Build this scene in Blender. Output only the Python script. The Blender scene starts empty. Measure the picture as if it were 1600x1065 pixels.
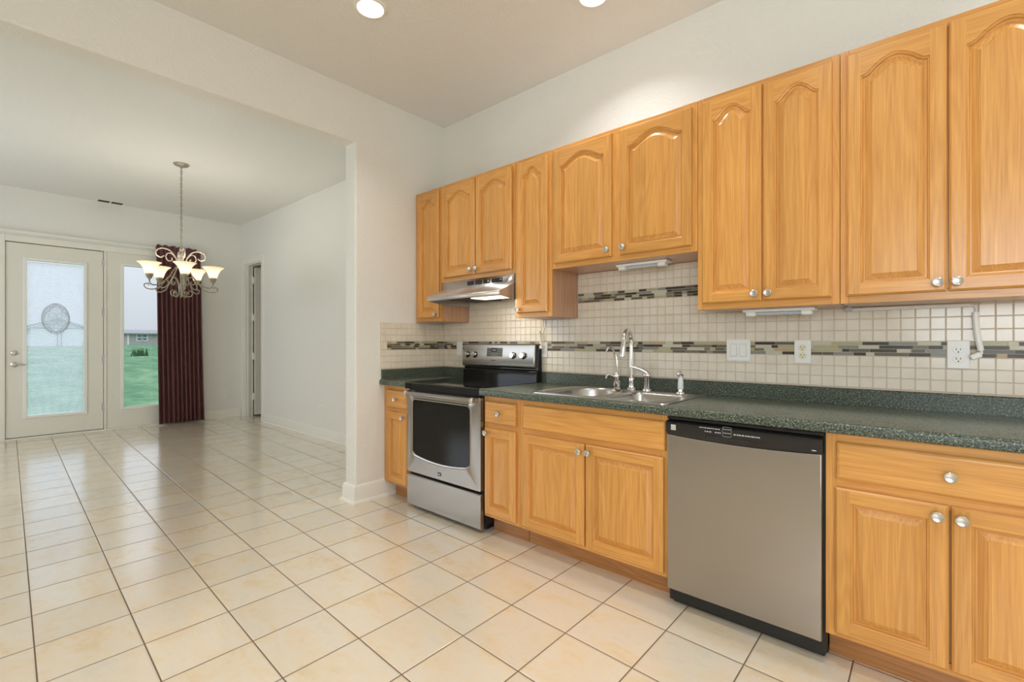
import bpy, bmesh, math, random
from mathutils import Vector, Matrix
random.seed(7)
SC = bpy.context.scene
COL = SC.collection
PI = math.pi

# ------------------------------------------------------------------ camera
cam_d = bpy.data.cameras.new('camera')
cam_d.sensor_width = 36.0
cam_d.lens = 36.0 * 737.5 / 1600.0
cam_d.shift_y = 0.5 / 1600.0
cam_d.clip_start = 0.05
cam_d.clip_end = 1000
cam = bpy.data.objects.new('camera', cam_d)
COL.objects.link(cam)
cam.location = (3.219, -2.732, 1.213)
cam.rotation_euler = (PI / 2, 0, math.radians(41.47))
SC.camera = cam

# ------------------------------------------------------------------ view + world
SC.view_settings.view_transform = 'Standard'
SC.view_settings.look = 'None'
SC.view_settings.gamma = 1.0
SC.view_settings.exposure = 0.0
SC.view_settings.use_curve_mapping = False
SC.cycles.use_denoising = True
SC.cycles.max_bounces = 10
SC.cycles.diffuse_bounces = 6
SC.cycles.glossy_bounces = 5
SC.cycles.transmission_bounces = 8
SC.cycles.transparent_max_bounces = 16
SC.cycles.sample_clamp_indirect = 6.0
SC.cycles.caustics_reflective = False
SC.cycles.caustics_refractive = False

world = bpy.data.worlds.new('overcast_sky')
SC.world = world
world.use_nodes = True
wn, wl = world.node_tree.nodes, world.node_tree.links
wn.clear()
w_out = wn.new('ShaderNodeOutputWorld')
w_bg = wn.new('ShaderNodeBackground')
w_tc = wn.new('ShaderNodeTexCoord')
w_no = wn.new('ShaderNodeTexNoise')
w_no.inputs['Scale'].default_value = 2.2
w_no.inputs['Detail'].default_value = 4
w_rp = wn.new('ShaderNodeValToRGB')
w_rp.color_ramp.elements[0].position = 0.3
w_rp.color_ramp.elements[0].color = (0.66, 0.71, 0.80, 1)
w_rp.color_ramp.elements[1].position = 0.7
w_rp.color_ramp.elements[1].color = (0.80, 0.84, 0.92, 1)
w_bg.inputs['Strength'].default_value = 0.92
wl.new(w_tc.outputs['Generated'], w_no.inputs['Vector'])
wl.new(w_no.outputs['Fac'], w_rp.inputs['Fac'])
wl.new(w_rp.outputs['Color'], w_bg.inputs['Color'])
# an overcast sky is about three times brighter overhead than at the horizon
w_sp = wn.new('ShaderNodeSeparateXYZ')
w_m1 = wn.new('ShaderNodeMath'); w_m1.operation = 'MAXIMUM'; w_m1.inputs[1].default_value = 0.0
w_m2 = wn.new('ShaderNodeMath'); w_m2.operation = 'MULTIPLY_ADD'; w_m2.inputs[1].default_value = 2.0 * 0.88; w_m2.inputs[2].default_value = 0.88
wl.new(w_tc.outputs['Generated'], w_sp.inputs[0])
wl.new(w_sp.outputs[2], w_m1.inputs[0])
wl.new(w_m1.outputs[0], w_m2.inputs[0])
wl.new(w_m2.outputs[0], w_bg.inputs['Strength'])
wl.new(w_bg.outputs['Background'], w_out.inputs['Surface'])

CEIL = 3.10


def area_light(name, loc, direction, sx, sy, power, color, shape='RECTANGLE', spread=PI):
    l = bpy.data.lights.new(name, 'AREA')
    l.shape = shape
    l.size = sx
    l.size_y = sy
    l.energy = power
    l.color = color
    l.spread = spread
    o = bpy.data.objects.new(name, l)
    COL.objects.link(o)
    o.location = loc
    o.rotation_euler = Vector(direction).to_track_quat('-Z', 'Y').to_euler()
    return o


WARM = (0.985, 0.985, 1.0)
DAY = (0.77, 0.88, 1.0)
# daylight at the dining window, then fill light at an added, unseen kitchen window
area_light('window_daylight_fill', (-2.95, -4.72, 1.45), (0, 1, 0), 1.9, 1.5, 42, DAY)
area_light('window_daylight_fill', (4.2, -4.72, 1.65), (0, 1, 0), 2.2, 1.3, 74, (0.84, 0.93, 1.0))
# recessed ceiling lamps in view, plus bare lamps added out of view
for cx, cy, pw in ((0.851, -1.262, 5.5), (1.844, -0.507, 4.5), (2.85, -1.262, 5.5), (3.9, -0.55, 4),
                   (0.85, -3.3, 6.5), (2.85, -3.3, 7), (4.7, -2.2, 7)):
    area_light('downlight', (cx, cy, CEIL - 0.012), (0, 0, -1), 0.14, 0.14, pw, WARM, 'DISK', math.radians(125))

# ------------------------------------------------------------------ node helpers


class NT:
    def __init__(self, name):
        self.m = bpy.data.materials.new(name)
        self.m.use_nodes = True
        self.t = self.m.node_tree
        self.n, self.l = self.t.nodes, self.t.links
        self.b = self.n['Principled BSDF']

    def node(self, kind, **kw):
        nd = self.n.new(kind)
        for k, v in kw.items():
            setattr(nd, k, v)
        return nd

    def put(self, sock, v):
        if isinstance(v, bpy.types.NodeSocket):
            self.l.new(v, sock)
        else:
            sock.default_value = v

    def math(self, op, a, b=None, c=None, clamp=False):
        nd = self.node('ShaderNodeMath', operation=op)
        nd.use_clamp = clamp
        self.put(nd.inputs[0], a)
        if b is not None:
            self.put(nd.inputs[1], b)
        if c is not None:
            self.put(nd.inputs[2], c)
        return nd.outputs[0]

    def mapping(self, vec, scale=(1, 1, 1), loc=(0, 0, 0), rot=(0, 0, 0)):
        nd = self.node('ShaderNodeMapping')
        self.put(nd.inputs['Vector'], vec)
        nd.inputs['Scale'].default_value = scale
        self.put(nd.inputs['Location'], loc)
        nd.inputs['Rotation'].default_value = rot
        return nd.outputs[0]

    def noise(self, vec, scale=1.0, detail=2.0, rough=0.5, dist=0.0, out='Fac'):
        nd = self.node('ShaderNodeTexNoise')
        self.put(nd.inputs['Vector'], vec)
        nd.inputs['Scale'].default_value = scale
        nd.inputs['Detail'].default_value = detail
        nd.inputs['Roughness'].default_value = rough
        nd.inputs['Distortion'].default_value = dist
        return nd.outputs[out]

    def ramp(self, fac, stops, interp='LINEAR'):
        nd = self.node('ShaderNodeValToRGB')
        nd.color_ramp.interpolation = interp
        self.put(nd.inputs['Fac'], fac)
        e = nd.color_ramp.elements
        while len(e) < len(stops):
            e.new(0.5)
        for i, (p, c) in enumerate(stops):
            e[i].position = p
            e[i].color = (*c, 1) if len(c) == 3 else c
        return nd.outputs['Color']

    def mix(self, fac, a, b, mode='MIX'):
        nd = self.node('ShaderNodeMix', data_type='RGBA', blend_type=mode)
        self.put(nd.inputs['Factor'], fac)
        for s, v in ((nd.inputs[6], a), (nd.inputs[7], b)):
            if isinstance(v, tuple) and len(v) == 3:
                v = (*v, 1)
            self.put(s, v)
        return nd.outputs[2]

    def bump(self, height, strength=0.3, distance=0.002, normal=None):
        nd = self.node('ShaderNodeBump')
        nd.inputs['Strength'].default_value = strength
        nd.inputs['Distance'].default_value = distance
        self.put(nd.inputs['Height'], height)
        if normal is not None:
            self.put(nd.inputs['Normal'], normal)
        self.put(self.b.inputs['Normal'], nd.outputs[0])
        return nd.outputs[0]

    def pos(self):
        return self.node('ShaderNodeNewGeometry').outputs['Position']

    def obj(self):
        return self.node('ShaderNodeTexCoord').outputs['Object']

    def rand(self):
        return self.node('ShaderNodeObjectInfo').outputs['Random']

    def base(self, c, rough=0.5, metal=0.0, spec=0.5):
        if isinstance(c, tuple) and len(c) == 3:
            c = (*c, 1)
        self.put(self.b.inputs['Base Color'], c)
        self.put(self.b.inputs['Roughness'], rough)
        self.b.inputs['Metallic'].default_value = metal
        self.b.inputs['Specular IOR Level'].default_value = spec


def srgb(r, g, b):
    f = lambda c: (c / 255 / 12.92) if c / 255 <= 0.04045 else ((c / 255 + 0.055) / 1.055) ** 2.4
    return (f(r), f(g), f(b))


def simple(name, c, rough=0.5, metal=0.0, spec=0.5):
    t = NT(name)
    t.base(c, rough, metal, spec)
    return t.m


def emit(name, c, strength):
    t = NT(name)
    t.base(c, 0.5)
    t.b.inputs['Emission Color'].default_value = (*c, 1)
    t.b.inputs['Emission Strength'].default_value = strength
    return t.m


# ------------------------------------------------------------------ materials
M = {}


def oak(name, axis, light, dark, board=True):
    """axis: 2 grain runs along z, 0 grain runs along x"""
    t = NT(name)
    o = t.obj()
    rnd = t.rand()
    off = t.node('ShaderNodeCombineXYZ')
    for i in range(3):
        t.put(off.inputs[i], t.math('MULTIPLY', rnd, 13.7 + 5.1 * i))
    s_big = [9.0, 9.0, 9.0]
    s_big[axis] = 0.7
    s_fine = [240.0, 240.0, 240.0]
    s_fine[axis] = 5.0
    s_mid = [64.0, 64.0, 64.0]
    s_mid[axis] = 1.6
    v = t.mapping(o, tuple(s_big), off.outputs[0])
    n = t.noise(v, 1.0, 2.0, 0.45, 0.4)
    rings = t.math('SINE', t.math('MULTIPLY', n, 80.0))
    rings = t.math('MULTIPLY_ADD', rings, 0.5, 0.5)
    fine = t.noise(t.mapping(o, tuple(s_fine), off.outputs[0]), 1.0, 2.0, 0.6)
    mid = t.noise(t.mapping(o, tuple(s_mid), off.outputs[0]), 1.0, 3.0, 0.6)
    f = t.math('MULTIPLY', rings, 0.11)
    f = t.math('MULTIPLY_ADD', mid, 0.36, f)
    f = t.math('MULTIPLY_ADD', fine, 0.62, f)
    col = t.ramp(f, [(0.34, light), (0.92, dark)])
    # glued-up boards
    if board:
        sx = t.node('ShaderNodeSeparateXYZ')
        t.put(sx.inputs[0], o)
        across = sx.outputs[0] if axis == 2 else sx.outputs[2]
        bd = t.math('FLOOR', t.math('ADD', t.math('MULTIPLY', across, 10.5), t.math('MULTIPLY', rnd, 31.0)))
        wn_ = t.node('ShaderNodeTexWhiteNoise', noise_dimensions='1D')
        t.put(wn_.inputs['W'], bd)
        k = t.math('MULTIPLY_ADD', wn_.outputs['Value'], 0.12, 0.94)
        k = t.math('MULTIPLY', k, t.math('MULTIPLY_ADD', rnd, 0.10, 0.95))
        hsv = t.node('ShaderNodeHueSaturation')
        t.put(hsv.inputs['Color'], col)
        t.put(hsv.inputs['Value'], k)
        col = hsv.outputs[0]
    t.base(col, 0.33)
    t.b.inputs['Coat Weight'].default_value = 0.25
    t.b.inputs['Coat Roughness'].default_value = 0.22
    t.bump(f, 0.10, 0.0008)
    return t.m


OAK_L, OAK_D = srgb(224, 165, 87), srgb(178, 113, 47)
M['oak_v'] = oak('honey_oak_upright_grain', 2, OAK_L, OAK_D)
M['oak_h'] = oak('honey_oak_level_grain', 0, OAK_L, OAK_D)
M['oak_side'] = oak('oak_print_side_laminate', 2, srgb(214, 168, 134), srgb(172, 122, 90), board=False)
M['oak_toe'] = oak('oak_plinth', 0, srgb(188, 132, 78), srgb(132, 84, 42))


def paint(name, c, bump=0.5, scale=60.0, rough=0.45):
    t = NT(name)
    p = t.pos()
    n = t.noise(p, scale, 3.0, 0.55, 0.3)
    n2 = t.ramp(n, [(0.42, (0, 0, 0)), (0.60, (1, 1, 1))])
    t.base(c, rough, 0, 0.4)
    t.bump(n2, bump, 0.0022)
    return t.m


M['wall'] = paint('textured_offwhite_paint', srgb(235, 234, 228))
M['ceiling'] = paint('textured_ceiling_paint', srgb(234, 233, 229), 0.5)
M['trim'] = simple('white_trim_paint', srgb(238, 235, 226), 0.35)
M['door_paint'] = simple('white_door_paint', srgb(232, 229, 218), 0.38)
M['plastic_white'] = simple('white_plastic', srgb(240, 239, 235), 0.35)
M['plastic_ivory'] = simple('ivory_plastic', srgb(236, 226, 196), 0.35)
M['plastic_grey'] = simple('grey_plastic', srgb(190, 192, 196), 0.4)
M['slot'] = simple('dark_slot', (0.012, 0.011, 0.010), 0.6)
M['nickel'] = simple('satin_nickel', (0.62, 0.60, 0.57), 0.28, 1.0)
M['chrome'] = simple('polished_chrome', (0.86, 0.86, 0.87), 0.06, 1.0)
M['black'] = simple('gloss_black_plastic', (0.010, 0.010, 0.011), 0.14)
M['black_matt'] = simple('matt_black', (0.012, 0.012, 0.012), 0.45)
M['black_glass'] = simple('black_ceramic_glass', (0.006, 0.006, 0.007), 0.05)
M['oven_glass'] = simple('dark_oven_glass', (0.012, 0.011, 0.010), 0.08, 0.0, 0.22)
M['mark'] = simple('pale_print', srgb(196, 198, 200), 0.5)
M['badge'] = simple('silver_badge', srgb(214, 212, 204), 0.4)


def steel(name, c, rough, axis, strength=0.012):
    t = NT(name)
    s = [900.0, 900.0, 900.0]
    s[axis] = 6.0
    p = t.obj()
    n = t.noise(t.mapping(p, tuple(s)), 1.0, 2.0, 0.6)
    t.base(c, rough, 1.0)
    t.b.inputs['Anisotropic'].default_value = 0.75
    tg = t.node('ShaderNodeTangent', direction_type='RADIAL', axis='Z')
    t.put(t.b.inputs['Tangent'], tg.outputs[0])
    return t.m


M['steel'] = steel('brushed_stainless', (0.40, 0.375, 0.345), 0.27, 0)
M['steel_hood'] = steel('brushed_hood_stainless', (0.66, 0.64, 0.62), 0.34, 0)
M['sink_steel'] = simple('satin_sink_stainless', (0.50, 0.48, 0.45), 0.28, 1.0)

# dark green laminate
t = NT('dark_green_speckled_laminate')
p = t.pos()
n1 = t.noise(p, 150.0, 3.0, 0.7)
n2 = t.noise(p, 340.0, 2.0, 0.6)
f = t.math('MULTIPLY_ADD', n2, 0.45, t.math('MULTIPLY', n1, 0.55))
c = t.ramp(f, [(0.38, srgb(24, 28, 26)), (0.46, srgb(56, 64, 56)), (0.54, srgb(88, 96, 82)), (0.62, srgb(152, 158, 140))])
t.base(c, 0.27, 0, 0.35)
M['laminate'] = t.m

# floor tile
t = NT('beige_ceramic_floor_tile')
sp = t.node('ShaderNodeSeparateXYZ')
t.put(sp.inputs[0], t.pos())
P0 = (1.16548, -0.78394)
ax_, ay_, bx_, by_ = 0.30637, -0.00882, -0.00038, 0.30290
det = ax_ * by_ - ay_ * bx_
dx = t.math('SUBTRACT', sp.outputs[0], P0[0])
dy = t.math('SUBTRACT', sp.outputs[1], P0[1])
iu = t.math('ADD', t.math('MULTIPLY', dx, by_ / det), t.math('MULTIPLY', dy, -bx_ / det))
iv = t.math('ADD', t.math('MULTIPLY', dx, -ay_ / det), t.math('MULTIPLY', dy, ax_ / det))


def edge(u):
    fr = t.math('FRACT', t.math('ADD', u, 100.0))
    return t.math('MINIMUM', fr, t.math('SUBTRACT', 1.0, fr))


e = t.math('MINIMUM', edge(iu), edge(iv))
tile_mask = t.math('SMOOTHSTEP', e, 0.0066, 0.0100) if False else None
mr = t.node('ShaderNodeMapRange', interpolation_type='SMOOTHSTEP')
t.put(mr.inputs['Value'], e)
mr.inputs['From Min'].default_value = 0.0062
mr.inputs['From Max'].default_value = 0.0105
tile_mask = mr.outputs[0]
mr2 = t.node('ShaderNodeMapRange', interpolation_type='SMOOTHSTEP')
t.put(mr2.inputs['Value'], e)
mr2.inputs['From Min'].default_value = 0.006
mr2.inputs['From Max'].default_value = 0.030
cell = t.node('ShaderNodeCombineXYZ')
t.put(cell.inputs[0], t.math('FLOOR', t.math('ADD', iu, 100.0)))
t.put(cell.inputs[1], t.math('FLOOR', t.math('ADD', iv, 100.0)))
wn2 = t.node('ShaderNodeTexWhiteNoise', noise_dimensions='3D')
t.put(wn2.inputs['Vector'], cell.outputs[0])
vadd = t.node('ShaderNodeVectorMath', operation='MULTIPLY_ADD')
t.put(vadd.inputs[0], wn2.outputs['Color'])
vadd.inputs[1].default_value = (7, 7, 7)
t.put(vadd.inputs[2], t.pos())
cl = t.noise(t.mapping(vadd.outputs[0], (3.4, 7.0, 5.0)), 1.0, 5.0, 0.62, 0.5)
cl2 = t.noise(vadd.outputs[0], 26.0, 3.0, 0.6)
ff = t.math('MULTIPLY_ADD', cl2, 0.28, t.math('MULTIPLY', cl, 0.86))
tc = t.ramp(ff, [(0.36, srgb(222, 212, 194)), (0.52, srgb(230, 218, 198)), (0.64, srgb(231, 213, 184)), (0.80, srgb(224, 198, 158))])
hv = t.node('ShaderNodeHueSaturation')
t.put(hv.inputs['Color'], tc)
t.put(hv.inputs['Value'], t.math('MULTIPLY_ADD', wn2.outputs['Value'], 0.08, 0.95))
fc = t.mix(tile_mask, srgb(112, 92, 72), hv.outputs[0])
rg = t.math('MULTIPLY_ADD', tile_mask, -0.54, 0.72)
t.base(fc, rg, 0, 0.6)
t.put(t.b.inputs['Coat Weight'], t.math('MULTIPLY', tile_mask, 0.9))
t.b.inputs['Coat Roughness'].default_value = 0.17
t.b.inputs['Coat IOR'].default_value = 1.6
hgt = t.math('ADD', mr2.outputs[0], t.math('MULTIPLY', cl2, 0.05))
t.bump(hgt, 0.45, 0.0025)
M['floor'] = t.m

# splash tile
t = NT('cream_glazed_wall_tile')
n = t.noise(t.pos(), 9.0, 3.0, 0.6)
t.base(t.ramp(n, [(0.3, srgb(222, 211, 194)), (0.7, srgb(232, 223, 208))]), 0.16, 0, 0.5)
M['tile'] = t.m
M['grout'] = simple('tan_grout', srgb(206, 190, 170), 0.85)
for nm, cc in (('glass_dark', (70, 62, 54)), ('glass_taupe', (124, 116, 100)), ('glass_grey', (138, 140, 132)),
               ('glass_olive', (176, 172, 140)), ('glass_pale', (196, 194, 174)), ('stone_tan', (186, 164, 128)), ('glass_mid', (104, 98, 86))):
    M[nm] = simple('mosaic_' + nm, srgb(*cc), 0.28, 0.0, 0.3)

# curtain
t = NT('burgundy_satin')
n = t.noise(t.mapping(t.pos(), (60, 60, 3)), 1.0, 2.0, 0.5)
t.base(t.ramp(n, [(0.3, srgb(80, 38, 39)), (0.7, srgb(112, 60, 58))]), 0.42, 0, 0.5)
t.b.inputs['Sheen Weight'].default_value = 0.3
M['curtain'] = t.m

# pewter chandelier
M['pewter'] = simple('antique_pewter', srgb(152, 145, 130), 0.42, 0.4)
t = NT('frosted_amber_glass')
tr = t.node('ShaderNodeBsdfTranslucent')
tr.inputs['Color'].default_value = (1.0, 0.92, 0.80, 1)
df = t.node('ShaderNodeBsdfPrincipled')
df.inputs['Base Color'].default_value = (0.92, 0.84, 0.72, 1)
df.inputs['Roughness'].default_value = 0.3
df.inputs['Emission Color'].default_value = (1.0, 0.80, 0.55, 1)
df.inputs['Emission Strength'].default_value = 0.04
mx = t.node('ShaderNodeMixShader')
mx.inputs[0].default_value = 0.5
t.l.new(df.outputs[0], mx.inputs[1])
t.l.new(tr.outputs[0], mx.inputs[2])
t.l.new(mx.outputs[0], t.n['Material Output'].inputs['Surface'])
M['shade'] = t.m
M['bulb'] = emit('glowing_bulb', (1.0, 0.90, 0.74), 10.0)
M['lamp_disc'] = emit('glowing_downlight_lens', (1.0, 0.95, 0.86), 5.0)
M['hood_lens'] = emit('glowing_hood_lens', (1.0, 0.88, 0.62), 2.2)

# clear window glass
t = NT('clear_window_glass')
tb = t.node('ShaderNodeBsdfTransparent')
tb.inputs['Color'].default_value = (0.96, 0.975, 0.97, 1)
gl = t.node('ShaderNodeBsdfGlossy')
gl.inputs['Roughness'].default_value = 0.02
mx = t.node('ShaderNodeMixShader')
fr = t.node('ShaderNodeFresnel')
fr.inputs['IOR'].default_value = 1.35
t.l.new(fr.outputs[0], mx.inputs[0])
t.l.new(tb.outputs[0], mx.inputs[1])
t.l.new(gl.outputs[0], mx.inputs[2])
t.l.new(mx.outputs[0], t.n['Material Output'].inputs['Surface'])
M['glass'] = t.m


def veil(name, c, amount):
    t = NT(name)
    tb = t.node('ShaderNodeBsdfTransparent')
    tb.inputs['Color'].default_value = (1, 1, 1, 1)
    tl = t.node('ShaderNodeBsdfTranslucent')
    tl.inputs['Color'].default_value = (*c, 1)
    mx = t.node('ShaderNodeMixShader')
    mx.inputs[0].default_value = amount
    t.l.new(tb.outputs[0], mx.inputs[1])
    t.l.new(tl.outputs[0], mx.inputs[2])
    t.l.new(mx.outputs[0], t.n['Material Output'].inputs['Surface'])
    return t.m


M['hazy_glass'] = veil('hazy_door_glass', (0.84, 0.90, 1.0), 0.16)
M['frost'] = veil('frosted_film', (0.75, 0.76, 0.80), 0.30)
M['frost_line'] = simple('etched_line', srgb(232, 234, 240), 0.5)
M['etch_edge'] = simple('etched_edge', srgb(140, 142, 150), 0.5)
t = NT('translucent_blind_slat')
df = t.node('ShaderNodeBsdfDiffuse')
df.inputs['Color'].default_value = (0.93, 0.95, 0.97, 1)
tl = t.node('ShaderNodeBsdfTranslucent')
tl.inputs['Color'].default_value = (0.88, 0.94, 1.0, 1)
mx = t.node('ShaderNodeMixShader')
mx.inputs[0].default_value = 0.85
t.l.new(df.outputs[0], mx.inputs[1])
t.l.new(tl.outputs[0], mx.inputs[2])
t.l.new(mx.outputs[0], t.n['Material Output'].inputs['Surface'])
M['slat'] = t.m

# outdoors
t = NT('patchy_spring_grass')
p = t.pos()
n1 = t.noise(t.mapping(p, (0.25, 0.9, 1)), 1.0, 5.0, 0.65)
n2 = t.noise(p, 3.0, 4.0, 0.7)
f = t.math('MULTIPLY_ADD', n2, 0.45, t.math('MULTIPLY', n1, 0.62))
t.base(t.ramp(f, [(0.38, srgb(66, 108, 76)), (0.52, srgb(90, 134, 98)), (0.62, srgb(120, 156, 120)), (0.74, srgb(162, 164, 132))]), 0.9, 0, 0.2)
M['grass'] = t.m
M['tuft'] = simple('dark_green_leaves', srgb(56, 96, 60), 0.8)
M['siding_taupe'] = simple('taupe_siding', srgb(190, 184, 181), 0.8)
M['siding_white'] = simple('white_siding', srgb(244, 245, 248), 0.8)
M['roof'] = simple('grey_shingles', srgb(150, 152, 156), 0.85)
M['house_glass'] = simple('house_window_glass', srgb(120, 130, 142), 0.2)

# ------------------------------------------------------------------ mesh builder
WL = {}


class MB:
    def __init__(self):
        self.v, self.f, self.m = [], [], []

    def add(self, verts, faces, m=0):
        o = len(self.v)
        self.v += [tuple(x) for x in verts]
        for f in faces:
            self.f.append(tuple(o + i for i in f))
            self.m.append(m)

    def box(self, x0, x1, y0, y1, z0, z1, m=0):
        x0, x1 = sorted((x0, x1)); y0, y1 = sorted((y0, y1)); z0, z1 = sorted((z0, z1))
        self.add([(x0, y0, z0), (x1, y0, z0), (x1, y1, z0), (x0, y1, z0), (x0, y0, z1), (x1, y0, z1), (x1, y1, z1), (x0, y1, z1)],
                 [(0, 3, 2, 1), (4, 5, 6, 7), (0, 1, 5, 4), (1, 2, 6, 5), (2, 3, 7, 6), (3, 0, 4, 7)], m)
        return self

    def prism(self, poly, a, b, axis='x', m=0):
        """poly: list of 2D points in the other two axes (y,z) / (x,z) / (x,y)"""
        def mk(p, t_):
            return {'x': (t_, p[0], p[1]), 'y': (p[0], t_, p[1]), 'z': (p[0], p[1], t_)}[axis]
        n = len(poly)
        vs = [mk(p, a) for p in poly] + [mk(p, b) for p in poly]
        fs = [tuple(range(n))[::-1], tuple(range(n, 2 * n))] + [(i, (i + 1) % n, n + (i + 1) % n, n + i) for i in range(n)]
        self.add(vs, fs, m)
        return self

    def tube(self, path, r, seg=10, m=0, cap=True, closed=False):
        pts = [Vector(p) for p in path]
        n = len(pts)
        rs = r if isinstance(r, (list, tuple)) else [r] * n
        tang = []
        for i in range(n):
            if closed:
                d = pts[(i + 1) % n] - pts[i - 1]
            else:
                d = pts[min(i + 1, n - 1)] - pts[max(i - 1, 0)]
            tang.append(d.normalized())
        ref = Vector((0, 0, 1)) if abs(tang[0].z) < 0.9 else Vector((1, 0, 0))
        nrm = (ref - tang[0] * ref.dot(tang[0])).normalized()
        vs = []
        for i in range(n):
            nrm = nrm - tang[i] * nrm.dot(tang[i])
            if nrm.length < 1e-6:
                nrm = tang[i].orthogonal()
            nrm.normalize()
            bi = tang[i].cross(nrm)
            for k in range(seg):
                a = 2 * PI * k / seg
                vs.append(pts[i] + (nrm * math.cos(a) + bi * math.sin(a)) * rs[i])
        fs = []
        rng = n if closed else n - 1
        for i in range(rng):
            j = (i + 1) % n
            for k in range(seg):
                k2 = (k + 1) % seg
                fs.append((i * seg + k, i * seg + k2, j * seg + k2, j * seg + k))
        if cap and not closed:
            fs.append(tuple(range(seg))[::-1])
            fs.append(tuple((n - 1) * seg + k for k in range(seg)))
        self.add(vs, fs, m)
        return self

    def lathe(self, prof, c=(0, 0, 0), axis=(0, 0, 1), seg=24, m=0):
        """prof: (radius, height) list along axis from point c"""
        ax = Vector(axis).normalized()
        u = ax.orthogonal().normalized()
        w = ax.cross(u)
        c = Vector(c)
        vs, fs = [], []
        for r, h in prof:
            for k in range(seg):
                a = 2 * PI * k / seg
                vs.append(c + ax * h + (u * math.cos(a) + w * math.sin(a)) * max(r, 1e-5))
        for i in range(len(prof) - 1):
            for k in range(seg):
                k2 = (k + 1) % seg
                fs.append((i * seg + k, i * seg + k2, (i + 1) * seg + k2, (i + 1) * seg + k))
        self.add(vs, fs, m)
        return self

    def build(self, name, mats, parent=None, smooth=True, bevel=0.0, seg=2, angle=35):
        vs = [Vector(v) for v in self.v]
        lo = Vector((min(v.x for v in vs), min(v.y for v in vs), min(v.z for v in vs)))
        hi = Vector((max(v.x for v in vs), max(v.y for v in vs), max(v.z for v in vs)))
        org = (lo + hi) / 2
        me = bpy.data.meshes.new(name)
        me.from_pydata([v - org for v in vs], [], self.f)
        if not isinstance(mats, (list, tuple)):
            mats = [mats]
        for x in mats:
            me.materials.append(M[x] if isinstance(x, str) else x)
        me.polygons.foreach_set('material_index', self.m)
        bm = bmesh.new()
        bm.from_mesh(me)
        bmesh.ops.recalc_face_normals(bm, faces=bm.faces)
        bm.to_mesh(me)
        bm.free()
        if smooth:
            me.polygons.foreach_set('use_smooth', [True] * len(me.polygons))
            me.set_sharp_from_angle(angle=math.radians(angle))
        me.update()
        o = bpy.data.objects.new(name, me)
        COL.objects.link(o)
        WL[o.name] = org
        if parent is not None:
            o.parent = parent
            o.location = org - WL[parent.name]
        else:
            o.location = org
        if bevel > 0:
            b = o.modifiers.new('edge', 'BEVEL')
            b.width = bevel
            b.segments = seg
            b.limit_method = 'ANGLE'
            b.angle_limit = math.radians(40)
            b.harden_normals = False
        return o


def tag(o, label=None, cat=None, group=None, kind=None):
    if label: o['label'] = label
    if cat: o['category'] = cat
    if group: o['group'] = group
    if kind: o['kind'] = kind
    return o


def thing(name, loc, label, cat, group=None, kind=None):
    o = bpy.data.objects.new(name, None)
    o.empty_display_size = 0.1
    COL.objects.link(o)
    o.location = loc
    WL[o.name] = Vector(loc)
    return tag(o, label, cat, group, kind)


def copy_part(o, parent, world):
    c = o.copy()
    COL.objects.link(c)
    c.parent = parent
    WL[c.name] = Vector(world)
    c.location = Vector(world) - WL[parent.name]
    return c


def structure(o, label, cat):
    return tag(o, label, cat, None, 'structure')


def arc(c, r, a0, a1, n, plane='xz'):
    out = []
    for i in range(n + 1):
        a = a0 + (a1 - a0) * i / n
        p, q = r * math.cos(a), r * math.sin(a)
        out.append({'xz': (c[0] + p, c[1], c[2] + q), 'xy': (c[0] + p, c[1] + q, c[2]), 'yz': (c[0], c[1] + p, c[2] + q)}[plane])
    return out


def spline(pts, n=8):
    """Catmull-Rom through 3D points"""
    P = [Vector(p) for p in pts]
    P = [P[0] * 2 - P[1]] + P + [P[-1] * 2 - P[-2]]
    out = []
    for i in range(1, len(P) - 2):
        for k in range(n):
            t_ = k / n
            a, b, c, d = P[i - 1], P[i], P[i + 1], P[i + 2]
            out.append(0.5 * ((2 * b) + (-a + c) * t_ + (2 * a - 5 * b + 4 * c - d) * t_ ** 2 + (-a + 3 * b - 3 * c + d) * t_ ** 3))
    out.append(P[-2])
    return out


# ------------------------------------------------------------------ room shell
BX = -5.17     # dining back wall
RY = 0.115     # dining right wall
DX = -0.145    # dining face of the dividing wall
JY = -0.861    # end of the dividing wall
HZ = 2.70      # underside of the opening's head
LY = -4.80     # left outer wall
FX = 6.20      # wall behind the camera

structure(MB().box(BX - 0.2, FX, LY - 0.2, 1.4, -0.12, 0).build('floor', 'floor', smooth=False), 'beige square tile floor with thin dark grout lines', 'floor')
structure(MB().box(BX - 0.2, FX + 0.15, LY - 0.2, 1.4, CEIL, CEIL + 0.15).build('ceiling', 'ceiling', smooth=False), 'pale textured ceiling', 'ceiling')
structure(MB().box(0, FX, 0, 0.115, 0, CEIL).build('wall_right', 'wall', smooth=False), 'off-white kitchen wall behind the oak cabinets', 'wall')
dv = MB().prism([(0.05, -0.06), (0.05, CEIL + 0.06), (LY - 0.06, CEIL + 0.06), (LY - 0.06, HZ), (JY, HZ), (JY, -0.06)], DX, 0, 'x')
structure(dv.build('wall_divider', 'wall', smooth=False, bevel=0.012, seg=3), 'off-white dividing wall with a wide opening to the dining room', 'wall')
# dining right wall with closet doorway
cx0, cx1, ch = -5.03, -4.342, 2.44
wr = MB().box(cx1, DX + 0.02, RY, RY + 0.115, 0, CEIL).box(cx0, cx1, RY, RY + 0.115, ch, CEIL).box(BX, cx0, RY, RY + 0.115, 0, CEIL)
structure(wr.build('wall_dining_right', 'wall', smooth=False), 'off-white dining room wall with a narrow white doorway at its far end', 'wall')
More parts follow.
